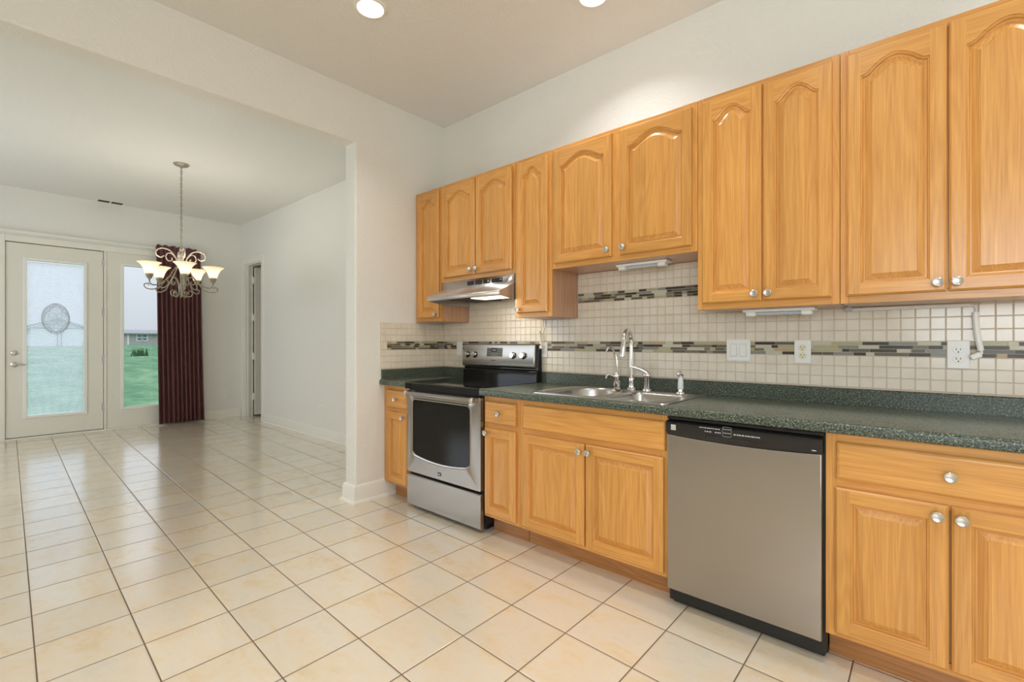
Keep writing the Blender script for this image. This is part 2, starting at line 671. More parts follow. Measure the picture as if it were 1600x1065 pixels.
# dining back wall with entry door + sidelite openings
ey0, ey1, ez = -2.545, -0.66, 2.465
wb = MB().box(BX - 0.14, BX, ey1, RY + 0.115, 0, CEIL).box(BX - 0.14, BX, ey0, ey1, ez, CEIL).box(BX - 0.14, BX, LY, ey0, 0, CEIL)
structure(wb.build('wall_back', 'wall', smooth=False), 'off-white far wall holding the glazed entry door', 'wall')
# left outer wall with the dining window and an added kitchen window opening
wl_ = MB().box(BX, -3.9, LY - 0.14, LY, 0, CEIL).box(-3.9, -2.0, LY - 0.14, LY, 0, 0.7).box(-3.9, -2.0, LY - 0.14, LY, 2.2, CEIL)
wl_.box(-2.0, 3.1, LY - 0.14, LY, 0, CEIL).box(3.1, 5.3, LY - 0.14, LY, 0, 1.0).box(3.1, 5.3, LY - 0.14, LY, 2.3, CEIL).box(5.3, FX, LY - 0.14, LY, 0, CEIL)
structure(wl_.build('wall_left', 'wall', smooth=False), 'off-white outer wall with a dining window and an added kitchen window', 'wall')
structure(MB().box(FX, FX + 0.14, LY - 0.14, 0.115, 0, CEIL).build('wall_front', 'wall', smooth=False), 'off-white wall at the near end of the kitchen', 'wall')
wc = MB().box(BX, BX + 0.02, RY + 0.115, 1.3, 0, CEIL).box(BX, -3.9, 1.28, 1.3, 0, CEIL).box(-3.92, -3.9, RY + 0.115, 1.3, 0, CEIL)
structure(wc.build('wall_closet', 'wall', smooth=False), 'dim walls behind the narrow white doorway', 'wall')


def skirting(name, a, b, n, h=0.13, label=''):
    """a,b: 2D ends on the wall face, n: 2D outward normal"""
    ax, ay = a; bx, by = b
    prof = [(0, 0), (0.024, 0), (0.024, 0.008), (0.016, 0.02), (0.014, h - 0.025), (0.009, h - 0.008), (0, h)]
    vs = []
    for (x, y) in (a, b):
        vs += [(x + n[0] * d, y + n[1] * d, z) for d, z in prof]
    k = len(prof)
    mb = MB()
    mb.add(vs, [tuple(range(k))[::-1], tuple(range(k, 2 * k))] + [(i, (i + 1) % k, k + (i + 1) % k, k + i) for i in range(k)])
    return structure(mb.build(name, 'trim', angle=25), label, 'baseboard')


mb = MB()
prof = [(0, 0), (0.034, 0), (0.032, 0.012), (0.018, 0.022), (0.016, 0.105), (0.010, 0.125), (0, 0.135)]
path = [(0.0, -0.50, (1, 0)), (0.0, JY, (1, -1)), (DX, JY, (-1, -1)), (DX, 0.10, (-1, 0))]
vs = []
for x, y, nn in path:
    vs += [(x + nn[0] * d, y + nn[1] * d, z) for d, z in prof]
k = len(prof)
fs = []
for s in range(3):
    for i in range(k - 1):
        fs.append((s * k + i, s * k + i + 1, (s + 1) * k + i + 1, (s + 1) * k + i))
fs += [tuple(range(k)), tuple(3 * k + i for i in range(k))]
mb.add(vs, fs)
structure(mb.build('baseboard_divider', 'trim', angle=25), 'white baseboard wrapping the end of the dividing wall', 'baseboard')
skirting('baseboard_dining_right', (cx1 + 0.10, RY), (DX - 0.03, RY), (0, -1), label='white baseboard along the dining room right wall')
skirting('baseboard_back', (BX, -0.60), (BX, RY - 0.02), (1, 0), label='white baseboard between the curtain and the room corner')

skirting('baseboard_back', (BX, LY), (BX, ey0 - 0.06), (1, 0), label='white baseboard left of the entry door')

# closet casing and door
cas = MB()
cas.box(cx0 - 0.085, cx0, RY - 0.018, RY, 0, ch + 0.085).box(cx1, cx1 + 0.085, RY - 0.018, RY, 0, ch + 0.085).box(cx0, cx1, RY - 0.018, RY, ch, ch + 0.085)
cas.box(cx0 - 0.002, cx0 + 0.018, RY, RY + 0.115, 0, ch).box(cx1 - 0.018, cx1 + 0.002, RY, RY + 0.115, 0, ch).box(cx0, cx1, RY, RY + 0.115, ch - 0.018, ch + 0.002)
cas.box(cx0 + 0.018, cx0 + 0.03, RY + 0.03, RY + 0.06, 0, ch - 0.018)
structure(cas.build('trim_1', 'trim', smooth=False, bevel=0.003), 'white casing around the narrow doorway', 'door casing')
d2 = thing('door_2', (cx0 + 0.05, RY + 0.135, 0), 'white closet door standing open inside the narrow doorway', 'door', None, 'structure')
MB().box(cx0 + 0.022, cx0 + 0.058, RY + 0.128, RY + 0.128 + 0.66, 0.025, ch - 0.03).build('door_panel', 'door_paint', d2, bevel=0.003)
hg = None
for hz in (0.32, 0.97, 1.60, 2.20):
    MB().box(cx0 + 0.012, cx0 + 0.052, RY + 0.108, RY + 0.131, hz - 0.05, hz + 0.05).lathe([(0.008, -0.055), (0.008, 0.055)], (cx0 + 0.032, RY + 0.112, hz), seg=10).build('hinge', 'trim', d2)

# ------------------------------------------------------------------ entry door and fixed glazed panel
frm = MB()
XF = BX + 0.02
frm.box(BX - 0.12, XF, ey0 - 0.06, ey0 + 0.03, 0, ez + 0.05)
frm.box(BX - 0.12, XF, ey1 - 0.03, ey1 + 0.06, 0, ez + 0.05)
frm.box(BX - 0.12, XF - 0.001, ey0 + 0.03, ey1 - 0.03, ez - 0.03, ez + 0.05)
frm.box(BX - 0.12, BX + 0.012, -1.600, -1.575, 0, ez - 0.03)
frm.box(BX - 0.12, BX + 0.015, ey0 + 0.03, ey1 - 0.03, 0, 0.022)
# door stops behind both leaves
for za, zb in ((0.022, 0.045), (2.412, ez - 0.03)):
    frm.box(BX - 0.12, BX - 0.048, ey0 + 0.03, -1.600, za, zb).box(BX - 0.12, BX - 0.048, -1.575, ey1 - 0.03, za, zb)
for ya, yb in ((ey0 + 0.03, ey0 + 0.046), (-1.616, -1.600), (-1.575, -1.560), (ey1 - 0.046, ey1 - 0.03)):
    frm.box(BX - 0.12, BX - 0.048, ya, yb, 0.045, 2.412)
structure(frm.build('trim_2', 'trim', smooth=False, bevel=0.004), 'white frame around the entry door and the fixed glazed panel', 'door frame')


def glazed_leaf(root, y0, y1, gy0, gy1, z0, z1, gz0, gz1, pane='glass'):
    xb, xf = BX - 0.045, BX
    mb = MB()
    mb.box(xb, xf, y0, gy0, z0, z1).box(xb, xf, gy1, y1, z0, z1).box(xb, xf, gy0, gy1, z0, gz0).box(xb, xf, gy0, gy1, gz1, z1)
    mb.build('leaf', 'door_paint', root, smooth=False, bevel=0.0015)
    fr = MB()
    w = 0.034
    for a in (xf, ):
        fr.box(a - 0.005, a + 0.012, gy0 - w, gy0, gz0 - w, gz1 + w).box(a - 0.005, a + 0.012, gy1, gy1 + w, gz0 - w, gz1 + w)
        fr.box(a - 0.005, a + 0.012, gy0, gy1, gz0 - w, gz0).box(a - 0.005, a + 0.012, gy0, gy1, gz1, gz1 + w)
    fr.build('glazing_frame', 'plastic_white', root, smooth=False, bevel=0.004)
    if pane == 'glass':
        MB().box(BX - 0.03, BX - 0.026, gy0 - 0.005, gy1 + 0.005, gz0 - 0.005, gz1 + 0.005).build('pane', pane, root, smooth=False)
    else:
        mb = MB()
        mb.add([(BX - 0.028, gy0 - 0.005, gz0 - 0.005), (BX - 0.028, gy1 + 0.005, gz0 - 0.005), (BX - 0.028, gy1 + 0.005, gz1 + 0.005), (BX - 0.028, gy0 - 0.005, gz1 + 0.005)], [(0, 1, 2, 3)])
        mb.build('pane', pane, root, smooth=False)


d1 = thing('door_1', (BX, -2.06, 0.03), 'white entry door with a tall glass pane, etched oval emblem and lever handle', 'door', None, 'structure')
dy0, dy1 = -2.511, -1.607
glazed_leaf(d1, dy0, dy1, -2.328, -1.803, 0.034, 2.424, 0.288, 2.220, 'hazy_glass')
bl = MB()
zz = 0.300
while zz < 2.21:
    a = math.radians(30)
    h = 0.0085
    dxx, dzz = h * math.cos(a), h * math.sin(a)
    yA, yB = -2.322, -1.809
    xc = BX - 0.015
    bl.add([(xc - dxx, yA, zz - dzz), (xc + dxx, yA, zz + dzz), (xc + dxx, yB, zz + dzz), (xc - dxx, yB, zz - dzz)], [(0, 1, 2, 3)])
    zz += 0.0165
bl_o = bl.build('blind', 'slat', d1, smooth=False)
# etched emblem
em_y, em_z, ea, eb = -2.069, 1.508, 0.128, 0.188
md = MB()
XM = BX - 0.0245
ring = lambda s, n=48: [(XM, em_y + ea * s * math.cos(2 * PI * i / n), em_z + eb * s * math.sin(2 * PI * i / n)) for i in range(n)]
md.add([(XM - 0.0006, *p[1:]) for p in ring(0.97)] + [(XM + 0.0004, *p[1:]) for p in ring(0.97)],
       [tuple(range(48))[::-1], tuple(range(48, 96))] + [(i, (i + 1) % 48, 48 + (i + 1) % 48, 48 + i) for i in range(48)])
emb = md.build('emblem', 'frost', d1, smooth=False)
ml = MB()
ml.tube(ring(1.0), 0.0045, 6, 1, closed=True)
ml.tube(ring(0.90), 0.005, 6, 0, closed=True)
qf = []
for i in range(96):
    a = 2 * PI * i / 96
    r = 0.70 + 0.17 * abs(math.cos(2 * (a)))
    qf.append((XM, em_y + ea * r * math.cos(a), em_z + eb * r * math.sin(a)))
ml.tube(qf, 0.008, 6, closed=True)
for sy in (-1, 1):
    for sz, cz in ((0.26, 0.22), (0.30, -0.24)):
        ml.tube([(XM, em_y + sy * ea * 0.28 + ea * 0.22 * math.cos(2 * PI * i / 20), em_z + eb * cz + eb * 0.17 * math.sin(2 * PI * i / 20)) for i in range(20)], 0.004, 6, closed=True)
ml.build('etched_outline', ['frost_line', 'etch_edge'], emb)
# lock hardware
MB().lathe([(0.0, 0.0), (0.030, 0.0), (0.030, 0.008), (0.024, 0.014), (0.014, 0.016), (0.014, 0.024), (0.0, 0.025)], (BX, -2.440, 1.070), (1, 0, 0), 24).box(BX + 0.02, BX + 0.04, -2.444, -2.436, 1.055, 1.085).build('deadbolt', 'nickel', d1)
lv = MB().lathe([(0.0, 0.0), (0.032, 0.0), (0.031, 0.008), (0.016, 0.016), (0.012, 0.05), (0.0, 0.05)], (BX, -2.440, 0.930), (1, 0, 0), 24)
lv.tube(spline([(BX + 0.045, -2.440, 0.930), (BX + 0.05, -2.41, 0.934), (BX + 0.05, -2.375, 0.930), (BX + 0.045, -2.345, 0.922)], 6), 0.008, 10)
lv.build('lever_handle', 'nickel', d1)
for hz in (0.325, 0.98, 1.60, 2.275):
    MB().lathe([(0.009, -0.05), (0.009, 0.05)], (BX + 0.006, -1.604, hz), (0, 0, 1), 10).box(BX - 0.01, BX + 0.004, -1.622, -1.59, hz - 0.05, hz + 0.05).build('hinge', 'plastic_grey', d1)

w1 = thing('window_1', (BX, -1.13, 0.03), 'fixed white glazed panel beside the entry door, half hidden by the curtain', 'window', None, 'structure')
glazed_leaf(w1, -1.575, -0.69, -1.388, -0.865, 0.024, 2.435, 0.300, 2.262)

# windows of the outer wall; the kitchen one is added for fill light
for i, (xa, xb_, za, zb_) in enumerate(((-3.9, -2.0, 0.7, 2.2), (3.1, 5.3, 1.0, 2.3))):
    w = thing('window_%d' % (i + 2), ((xa + xb_) / 2, LY - 0.07, za), ('white dining room window in the outer wall', 'added white kitchen window in the outer wall, unseen, for fill light')[i], 'window', None, 'structure')
    f_ = MB()
    for (a, b, c_, d_) in ((xa, xa + 0.05, za, zb_), (xb_ - 0.05, xb_, za, zb_), (xa + 0.05, xb_ - 0.05, za, za + 0.05), (xa + 0.05, xb_ - 0.05, zb_ - 0.05, zb_), ((xa + xb_) / 2 - 0.025, (xa + xb_) / 2 + 0.025, za + 0.05, zb_ - 0.05)):
        f_.box(a, b, LY - 0.14, LY - 0.06, c_, d_)
    f_.build('window_frame', 'trim', w, smooth=False)
    MB().box(xa + 0.05, xb_ - 0.05, LY - 0.102, LY - 0.098, za + 0.05, zb_ - 0.05).build('pane', 'glass', w, smooth=False)

# ------------------------------------------------------------------ outdoors
g = MB()
g.add([(BX - 0.14, -60, -0.25), (BX - 0.14, 60, -0.25), (-65, 90, 0.70), (-65, -60, 0.70), (-420, 300, 0.70), (-420, -200, 0.70)], [(0, 1, 2, 3), (3, 2, 4, 5)])
structure(g.build('ground', 'grass', smooth=False), 'patchy green lawn outside the door', 'lawn')
g = MB()
g.add([(BX - 0.14, LY - 0.14, -0.25), (BX - 0.14, -60, -0.25), (30, -60, -0.25), (30, LY - 0.14, -0.25)], [(0, 1, 2, 3)])
structure(g.build('ground', 'grass', smooth=False), 'lawn along the outer wall', 'lawn')


def house(root, x, y0, y1, zg, ze, zr, mat, gable=False):
    w = MB().box(x - 8, x, y0, y1, zg - 0.6, ze)
    if gable:
        ym = (y0 + y1) / 2
        w.prism([(y0, ze), (y1, ze), (ym, zr - 0.1)], x - 8, x, 'x')
    w.build('wall', mat, root, smooth=False)
    r = MB()
    if gable:
        r.prism([(y0 - 0.5, ze - 0.12), ((y0 + y1) / 2, zr - 0.1), (y1 + 0.5, ze - 0.12), (y1 + 0.5, ze + 0.08), ((y0 + y1) / 2, zr + 0.1), (y0 - 0.5, ze + 0.08)], x - 8.3, x + 0.4, 'x')
    else:
        r.prism([(x + 0.6, ze), (x - 4, zr), (x - 8.6, ze), (x - 8.6, ze - 0.15), (x + 0.6, ze - 0.15)], y0 - 0.5, y1 + 0.5, 'y')
    r.build('roof', 'roof', root, smooth=False)


hA = thing('house', (-89, 16.5, 0.7), 'low taupe house beyond the lawn, seen through the fixed glazed panel', 'house')
house(hA, -85, 11.87, 23.0, 0.69, 2.42, 3.0, 'siding_taupe')
for k in range(2):
    wa = 12.90 + k * 0.66
    wf = MB().box(-85.0, -84.93, wa - 0.06, wa + 0.66, 1.22, 2.34).build('window_frame', 'siding_white', hA, smooth=False)
    MB().box(-84.95, -84.91, wa + 0.07, wa + 0.53, 1.36, 1.72).box(-84.95, -84.91, wa + 0.07, wa + 0.53, 1.84, 2.22).build('pane', 'house_glass', wf, smooth=False)
MB().box(-85.0, -84.9, 11.80, 11.98, 0.6, 2.42).build('corner_board', 'siding_white', hA, smooth=False)
hB = thing('house', (-69, 2.7, 0.72), 'pale gabled building across the lawn, seen through the entry door glass', 'house')
house(hB, -65, 0.80, 4.75, 0.73, 2.62, 3.60, 'siding_white', gable=True)
MB().box(-65.0, -64.92, 0.80, 4.75, 2.56, 2.66).build('gable_trim', 'roof', hB, smooth=False)
MB().box(-65.0, -64.9, 2.74, 2.80, 0.7, 2.3).box(-65.0, -64.9, 3.04, 3.10, 0.7, 2.3).build('downpipe', 'roof', hB, smooth=False)
tf = MB()
for i in range(60):
    a = random.uniform(0, 2 * PI); r = random.uniform(0, 0.55)
    x, y = -36 + r * math.cos(a), 4.38 + r * math.sin(a) * 1.0
    z0 = -0.25 + (36 - 5.3) * 0.0159
    hh = random.uniform(0.25, 0.6)
    lx, ly = random.uniform(-0.2, 0.2), random.uniform(-0.25, 0.25)
    tf.add([(x, y - 0.05, z0 - 0.02), (x, y + 0.05, z0 - 0.02), (x + lx, y + ly, z0 + hh), (x + 0.05, y, z0 - 0.02)], [(0, 1, 2), (1, 3, 2), (3, 0, 2)])
tag(tf.build('weed_tuft', 'tuft', smooth=False), 'dark tuft of weeds standing in the lawn', 'plant')

# ------------------------------------------------------------------ curtain + rod
rod = thing('curtain_rod', (BX, -1.6, 2.56), 'white curtain rod spanning the wall above the entry door', 'curtain rod')
RX = BX + 0.075
MB().box(RX - 0.006, RX + 0.008, -2.66, -1.57, 2.535, 2.567).box(RX - 0.008, RX + 0.004, -1.60, -0.47, 2.538, 2.564).build('rod', 'trim', rod, bevel=0.005)
for yy in (-2.655, -0.475):
    MB().box(BX, RX, yy - 0.006, yy + 0.006, 2.535, 2.567).build('bracket', 'trim', rod, smooth=False)
cu = MB()
NU, NV = 176, 44
z_top, z_bot = 2.600, 0.012
for j in range(NV + 1):
    tv = j / NV
    z = z_top + (z_bot - z_top) * tv
    yl = -1.050 + 0.028 * tv
    yr = -0.492 + 0.050 * tv ** 1.5
    amp = 0.010 + 0.026 * min(1, tv * 5) * (0.85 + 0.25 * tv)
    for i in range(NU + 1):
        u = i / NU
        ph = u * 2 * PI * 10.5 + 0.5 * math.sin(u * 9 + 1.2) + 0.25 * math.sin(tv * 3 + u * 5)
        y = yl + (yr - yl) * u + 0.010 * math.sin(ph * 2) * min(1, tv * 4)
        x = BX + 0.106 + amp * math.sin(ph) + 0.006 * math.sin(u * 23)
        zz = z
        if j == 0 or tv < 0.05:
            zz += 0.008 * math.sin(u * 37) + (-0.06 * max(0, (u - 0.78) / 0.22) ** 2 - 0.03 * max(0, (0.06 - u) / 0.06) ** 2) * (1 - tv / 0.05)
        if j == NV:
            zz += 0.012 * (0.5 + 0.5 * math.sin(ph)) * (1 if u < 0.95 else 0.3)
        cu.v.append((x, y, zz))
for j in range(NV):
    for i in range(NU):
        a = j * (NU + 1) + i
        cu.f.append((a, a + 1, a + NU + 2, a + NU + 1))
        cu.m.append(0)
cuo = cu.build('curtain', 'curtain', angle=180)
so = cuo.modifiers.new('thickness', 'SOLIDIFY'); so.thickness = 0.002
tag(cuo, 'burgundy floor-length curtain panel hanging beside the fixed glazed panel', 'curtain')

# ceiling register
vt = thing('ceiling_vent', (BX + 0.09, -1.54, CEIL), 'white ceiling register with two dark slots above the entry door', 'vent')
MB().box(BX + 0.028, BX + 0.152, -1.70, -1.39, CEIL - 0.008, CEIL).build('frame', 'trim', vt, smooth=False, bevel=0.003)
for a, b in ((-1.672, -1.555), (-1.535, -1.418)):
    s = MB().box(BX + 0.040, BX + 0.140, a, b, CEIL - 0.0095, CEIL - 0.007).build('slot', 'slot', vt, smooth=False)

# ------------------------------------------------------------------ chandelier
CX, CY = -2.757, -1.296
ch_ = thing('chandelier', (CX, CY, CEIL), 'five-light pewter scroll chandelier with amber glass bell shades hanging on a chain', 'chandelier')
MB().lathe([(0.0, 0.0), (0.072, 0.0), (0.072, -0.006), (0.060, -0.018), (0.022, -0.026), (0.012, -0.04), (0.0, -0.042)], (CX, CY, CEIL), (0, 0, 1), 28).build('canopy', 'pewter', ch_)
cn = MB()
nz, z0, z1 = 24, 2.235, CEIL - 0.035
for i in range(nz):
    zc = z0 + (z1 - z0) * (i + 0.5) / nz
    pl = 'xz' if i % 2 else 'yz'
    pts = []
    hl = (z1 - z0) / nz * 0.62
    for q in range(16):
        a = 2 * PI * q / 16
        r, zq = 0.0095 * math.cos(a), hl * math.sin(a)
        pts.append((CX + (r if pl == 'xz' else 0), CY + (r if pl == 'yz' else 0), zc + zq))
    cn.tube(pts, 0.0026, 6, closed=True)
cn.tube([(CX + 0.004, CY, z0), (CX - 0.004, CY + 0.003, (z0 + z1) / 2), (CX + 0.003, CY, z1)], 0.0022, 6)
cn.build('chain', 'pewter', ch_)
MB().lathe([(0.0, 0.57), (0.006, 0.565), (0.010, 0.54), (0.018, 0.515), (0.012, 0.50), (0.020, 0.49), (0.034, 0.475), (0.038, 0.45), (0.034, 0.435), (0.016, 0.425), (0.013, 0.33), (0.020, 0.30), (0.012, 0.27),
           (0.012, 0.16), (0.024, 0.15), (0.028, 0.11), (0.020, 0.085), (0.026, 0.07), (0.018, 0.045), (0.008, 0.03), (0.011, 0.015), (0.0, 0.0)], (CX, CY, 1.672), (0, 0, 1), 24).build('column', 'pewter', ch_)
vdir = math.atan2(-2.732 - CY, 3.219 - CX)
ARMS = [vdir + math.radians(6 + 72 * k) for k in range(5)]
for a in ARMS:
    ca, sa = math.cos(a), math.sin(a)
    P = lambda r, z: (CX + r * ca, CY + r * sa, z)
    m1 = MB()
    # arm: leaves the column high, sweeps down and out, then up to the cup
    m1.tube(spline([P(0.012, 2.03), P(0.055, 1.99), P(0.115, 1.89), P(0.19, 1.808), P(0.255, 1.79), P(0.285, 1.806), P(0.29, 1.832)], 7), 0.0065, 8)
    # scroll at the elbow
    m1.tube(spline([P(0.155, 1.835), P(0.20, 1.772), P(0.262, 1.745), P(0.318, 1.752), P(0.335, 1.785), P(0.305, 1.800), P(0.292, 1.782)], 7), 0.0055, 8)
    m1.build('arm', 'pewter', ch_)
    m3 = MB()
    m3.tube(spline([P(0.020, 1.735), P(0.030, 1.82), P(0.060, 1.885), P(0.105, 1.893), P(0.128, 1.855), P(0.108, 1.818), P(0.082, 1.830), P(0.090, 1.852)], 7), 0.0058, 8)
    m3.tube(spline([P(0.018, 1.80), P(0.024, 1.73), P(0.050, 1.692), P(0.088, 1.696), P(0.100, 1.730), P(0.078, 1.752), P(0.060, 1.733), P(0.072, 1.718)], 7), 0.0055, 8)
    m3.build('lower_scroll', 'pewter', ch_)
    c0 = P(0.29, 1.828)
    MB().lathe([(0.0, 0.0), (0.008, 0.004), (0.010, 0.018), (0.022, 0.030), (0.030, 0.055), (0.036, 0.072), (0.030, 0.074), (0.0, 0.06)], c0, (0, 0, 1), 20).build('lamp_cup', 'pewter', ch_)
    sh = MB().lathe([(0.034, 0.062), (0.040, 0.085), (0.050, 0.120), (0.066, 0.152), (0.088, 0.176), (0.104, 0.186), (0.103, 0.189), (0.086, 0.180), (0.063, 0.155), (0.047, 0.121), (0.037, 0.086), (0.031, 0.064)], c0, (0, 0, 1), 28).build('lamp_shade', 'shade', ch_)
    MB().lathe([(0.0, 0.075), (0.012, 0.078), (0.014, 0.10), (0.024, 0.125), (0.024, 0.145), (0.014, 0.160), (0.0, 0.165)], c0, (0, 0, 1), 16).build('bulb', 'bulb', sh)
    pl_ = bpy.data.lights.new('bulb_glow', 'POINT')
    pl_.energy = 3.2
    pl_.color = (1.0, 0.94, 0.84)
    pl_.shadow_soft_size = 0.03
    po = bpy.data.objects.new('bulb_glow', pl_)
    COL.objects.link(po)
    po.location = P(0.29, 1.828 + 0.178)

for k in range(4):
    a = vdir + math.radians(8 + 90 * k)
    ca, sa = math.cos(a), math.sin(a)
    P = lambda r, z: (CX + r * ca, CY + r * sa, z)
    m2 = MB()
    m2.tube(spline([P(0.016, 2.02), P(0.040, 2.075), P(0.062, 2.125), P(0.105, 2.172), P(0.165, 2.186), P(0.212, 2.158), P(0.214, 2.112), P(0.178, 2.090), P(0.148, 2.108)], 7), 0.0068, 8)
    m2.tube(spline([P(0.050, 2.100), P(0.088, 2.140), P(0.124, 2.130), P(0.132, 2.090), P(0.108, 2.058), P(0.080, 2.070), P(0.082, 2.096)], 7), 0.0058, 8)
    m2.build('upper_scroll', 'pewter', ch_)

# ------------------------------------------------------------------ recessed ceiling lights
for i, (x, y, lab) in enumerate(((0.851, -1.262, 'lit recessed ceiling light nearest the opening to the dining room'), (1.844, -0.507, 'lit recessed ceiling light above the sink, cut by the top of the picture'))):
    r = thing('recessed_light', (x, y, CEIL), lab, 'ceiling light', 'recessed ceiling lights over the kitchen')
    MB().lathe([(0.070, -0.002), (0.074, -0.010), (0.088, -0.007), (0.092, 0.0), (0.070, 0.0)], (x, y, CEIL), (0, 0, 1), 40).build('trim_ring', 'trim', r)
    MB().lathe([(0.0, -0.004), (0.070, -0.004), (0.070, -0.001), (0.0, -0.001)], (x, y, CEIL), (0, 0, 1), 40).build('lens', 'lamp_disc', r)

# ------------------------------------------------------------------ cabinets


def knob_at(x, y, z, parent):
    """satin disc knob pointing towards -y"""
    global KNOB
    if KNOB is None:
        mb = MB()
        mb.lathe([(0.0, 0.0), (0.008, 0.0), (0.006, 0.006), (0.006, 0.014), (0.014, 0.017), (0.0168, 0.021), (0.0168, 0.026), (0.0150, 0.0275), (0.0130, 0.0265), (0.0, 0.0262)], (x, y, z), (0, -1, 0), 28)
        KNOB = mb.build('knob', 'nickel', parent)
        return KNOB
    return copy_part(KNOB, parent, (x, y - 0.01375, z))


KNOB = None


def panel_door(root, x0, x1, z0, z1, yb, arched, knob):
    """raised-panel door on plane yb, front towards -y; materials: 0 upright grain, 1 level grain"""
    T = 0.020
    yf = yb - T
    W = x1 - x0
    sw = 0.047
    e, ed = 0.007, 0.006           # outer edge profile
    N = 28 if arched else 4
    a, b = x0 + sw, x1 - sw
    bot = z0 + 0.048
    if arched:
        spring, peak = z1 - 0.104, z1 - 0.048
    else:
        spring = peak = z1 - 0.050

    def arch(u):
        t_ = (u - a) / (b - a)
        s_ = 0.5 - 0.5 * math.cos(2 * PI * t_)
        s_ = s_ ** 0.74
        return spring + (peak - spring) * s_ - (0.004 * math.sin(PI * min(1, t_ * 5)) * (t_ < 0.2) + 0.004 * math.sin(PI * min(1, (1 - t_) * 5)) * (t_ > 0.8)) * arched

    def loop(d, y):
        pts = [(a + d, y, bot + d)]
        us = [a + (b - a) * i / N for i in range(N + 1)]
        for u in us:
            uu = a + d + (u - a) / (b - a) * (b - a - 2 * d)
            kk = 1 - 0.5 * d / (0.5 * (b - a))
            pts.append((uu, y, spring + (arch(u) - spring) * kk - d))
        pts.append((b - d, y, bot + d))
        return pts

    mb = MB()
    # back and edges
    xs0, xs1, zs0, zs1 = x0 + e, x1 - e, z0 + e, z1 - e
    o = [(x0, yb, z0), (x1, yb, z0), (x1, yb, z1), (x0, yb, z1)]
    mid = [(x0, yf + ed, z0), (x1, yf + ed, z0), (x1, yf + ed, z1), (x0, yf + ed, z1)]
    fr = [(xs0, yf, zs0), (xs1, yf, zs0), (xs1, yf, zs1), (xs0, yf, zs1)]
    mb.add(o, [(0, 1, 2, 3)], 0)
    for k in range(4):
        k2 = (k + 1) % 4
        mb.add([o[k], o[k2], mid[k2], mid[k]], [(0, 1, 2, 3)], 1 if k % 2 == 0 else 0)
        mb.add([mid[k], mid[k2], fr[k2], fr[k]], [(0, 1, 2, 3)], 1 if k % 2 == 0 else 0)
    # front of stiles and rails
    mb.add([(xs0, yf, zs0), (a, yf, zs0), (a, yf, zs1), (xs0, yf, zs1)], [(0, 1, 2, 3)], 0)
    mb.add([(b, yf, zs0), (xs1, yf, zs0), (xs1, yf, zs1), (b, yf, zs1)], [(0, 1, 2, 3)], 0)
    mb.add([(a, yf, zs0), (b, yf, zs0), (b, yf, bot), (a, yf, bot)], [(0, 1, 2, 3)], 1)
    L0 = loop(0, yf)
    top = [(p[0], yf, zs1) for p in L0[1:-1]]
    for i in range(N):
        mb.add([L0[1 + i], L0[2 + i], top[i + 1], top[i]], [(0, 1, 2, 3)], 1)
    # sticking and raised field
    loops = [L0, loop(0.002, yf + 0.004), loop(0.006, yf + 0.0065), loop(0.0085, yf + 0.0135), loop(0.0145, yf + 0.0135), loop(0.036, yf + 0.0025), loop(0.0375, yf + 0.0005)]
    n = len(L0)
    for s in range(len(loops) - 1):
        A, B = loops[s], loops[s + 1]
        vs = A + B
        for i in range(n):
            j = (i + 1) % n
            side = i in (0, n - 2)
            mat = 0 if (side or s >= 4) else 1
            mb.add([A[i], A[j], B[j], B[i]], [(0, 1, 2, 3)], mat)
    F = loops[-1]
    for i in range(N):
        u0, u1 = F[1 + i][0], F[2 + i][0]
        mb.add([(u0, F[0][1], F[0][2]), (u1, F[0][1], F[0][2]), F[2 + i], F[1 + i]], [(0, 1, 2, 3)], 0)
    d = mb.build('door', ['oak_v', 'oak_h'], root, angle=22)
    if knob:
        knob_at(knob[0], yf, knob[1], d)
    return d


def slab_front(root, name, x0, x1, z0, z1, yb, knob):
    T = 0.020
    yf = yb - T
    mb = MB()
    rings_ = []
    for ins, y in ((0, yb), (0, yf + 0.009), (0.004, yf + 0.004), (0.010, yf + 0.0005), (0.014, yf)):
        rings_.append([(x0 + ins, y, z0 + ins), (x1 - ins, y, z0 + ins), (x1 - ins, y, z1 - ins), (x0 + ins, y, z1 - ins)])
    mb.add(rings_[0], [(0, 1, 2, 3)])
    for s in range(4):
        for k in range(4):
            k2 = (k + 1) % 4
            mb.add([rings_[s][k], rings_[s][k2], rings_[s + 1][k2], rings_[s + 1][k]], [(0, 1, 2, 3)])
    mb.add(rings_[-1], [(0, 1, 2, 3)])
    d = mb.build(name, 'oak_h', root, angle=22)
    if knob:
        knob_at(knob[0], yf, knob[1], d)
    return d


UY = -0.305


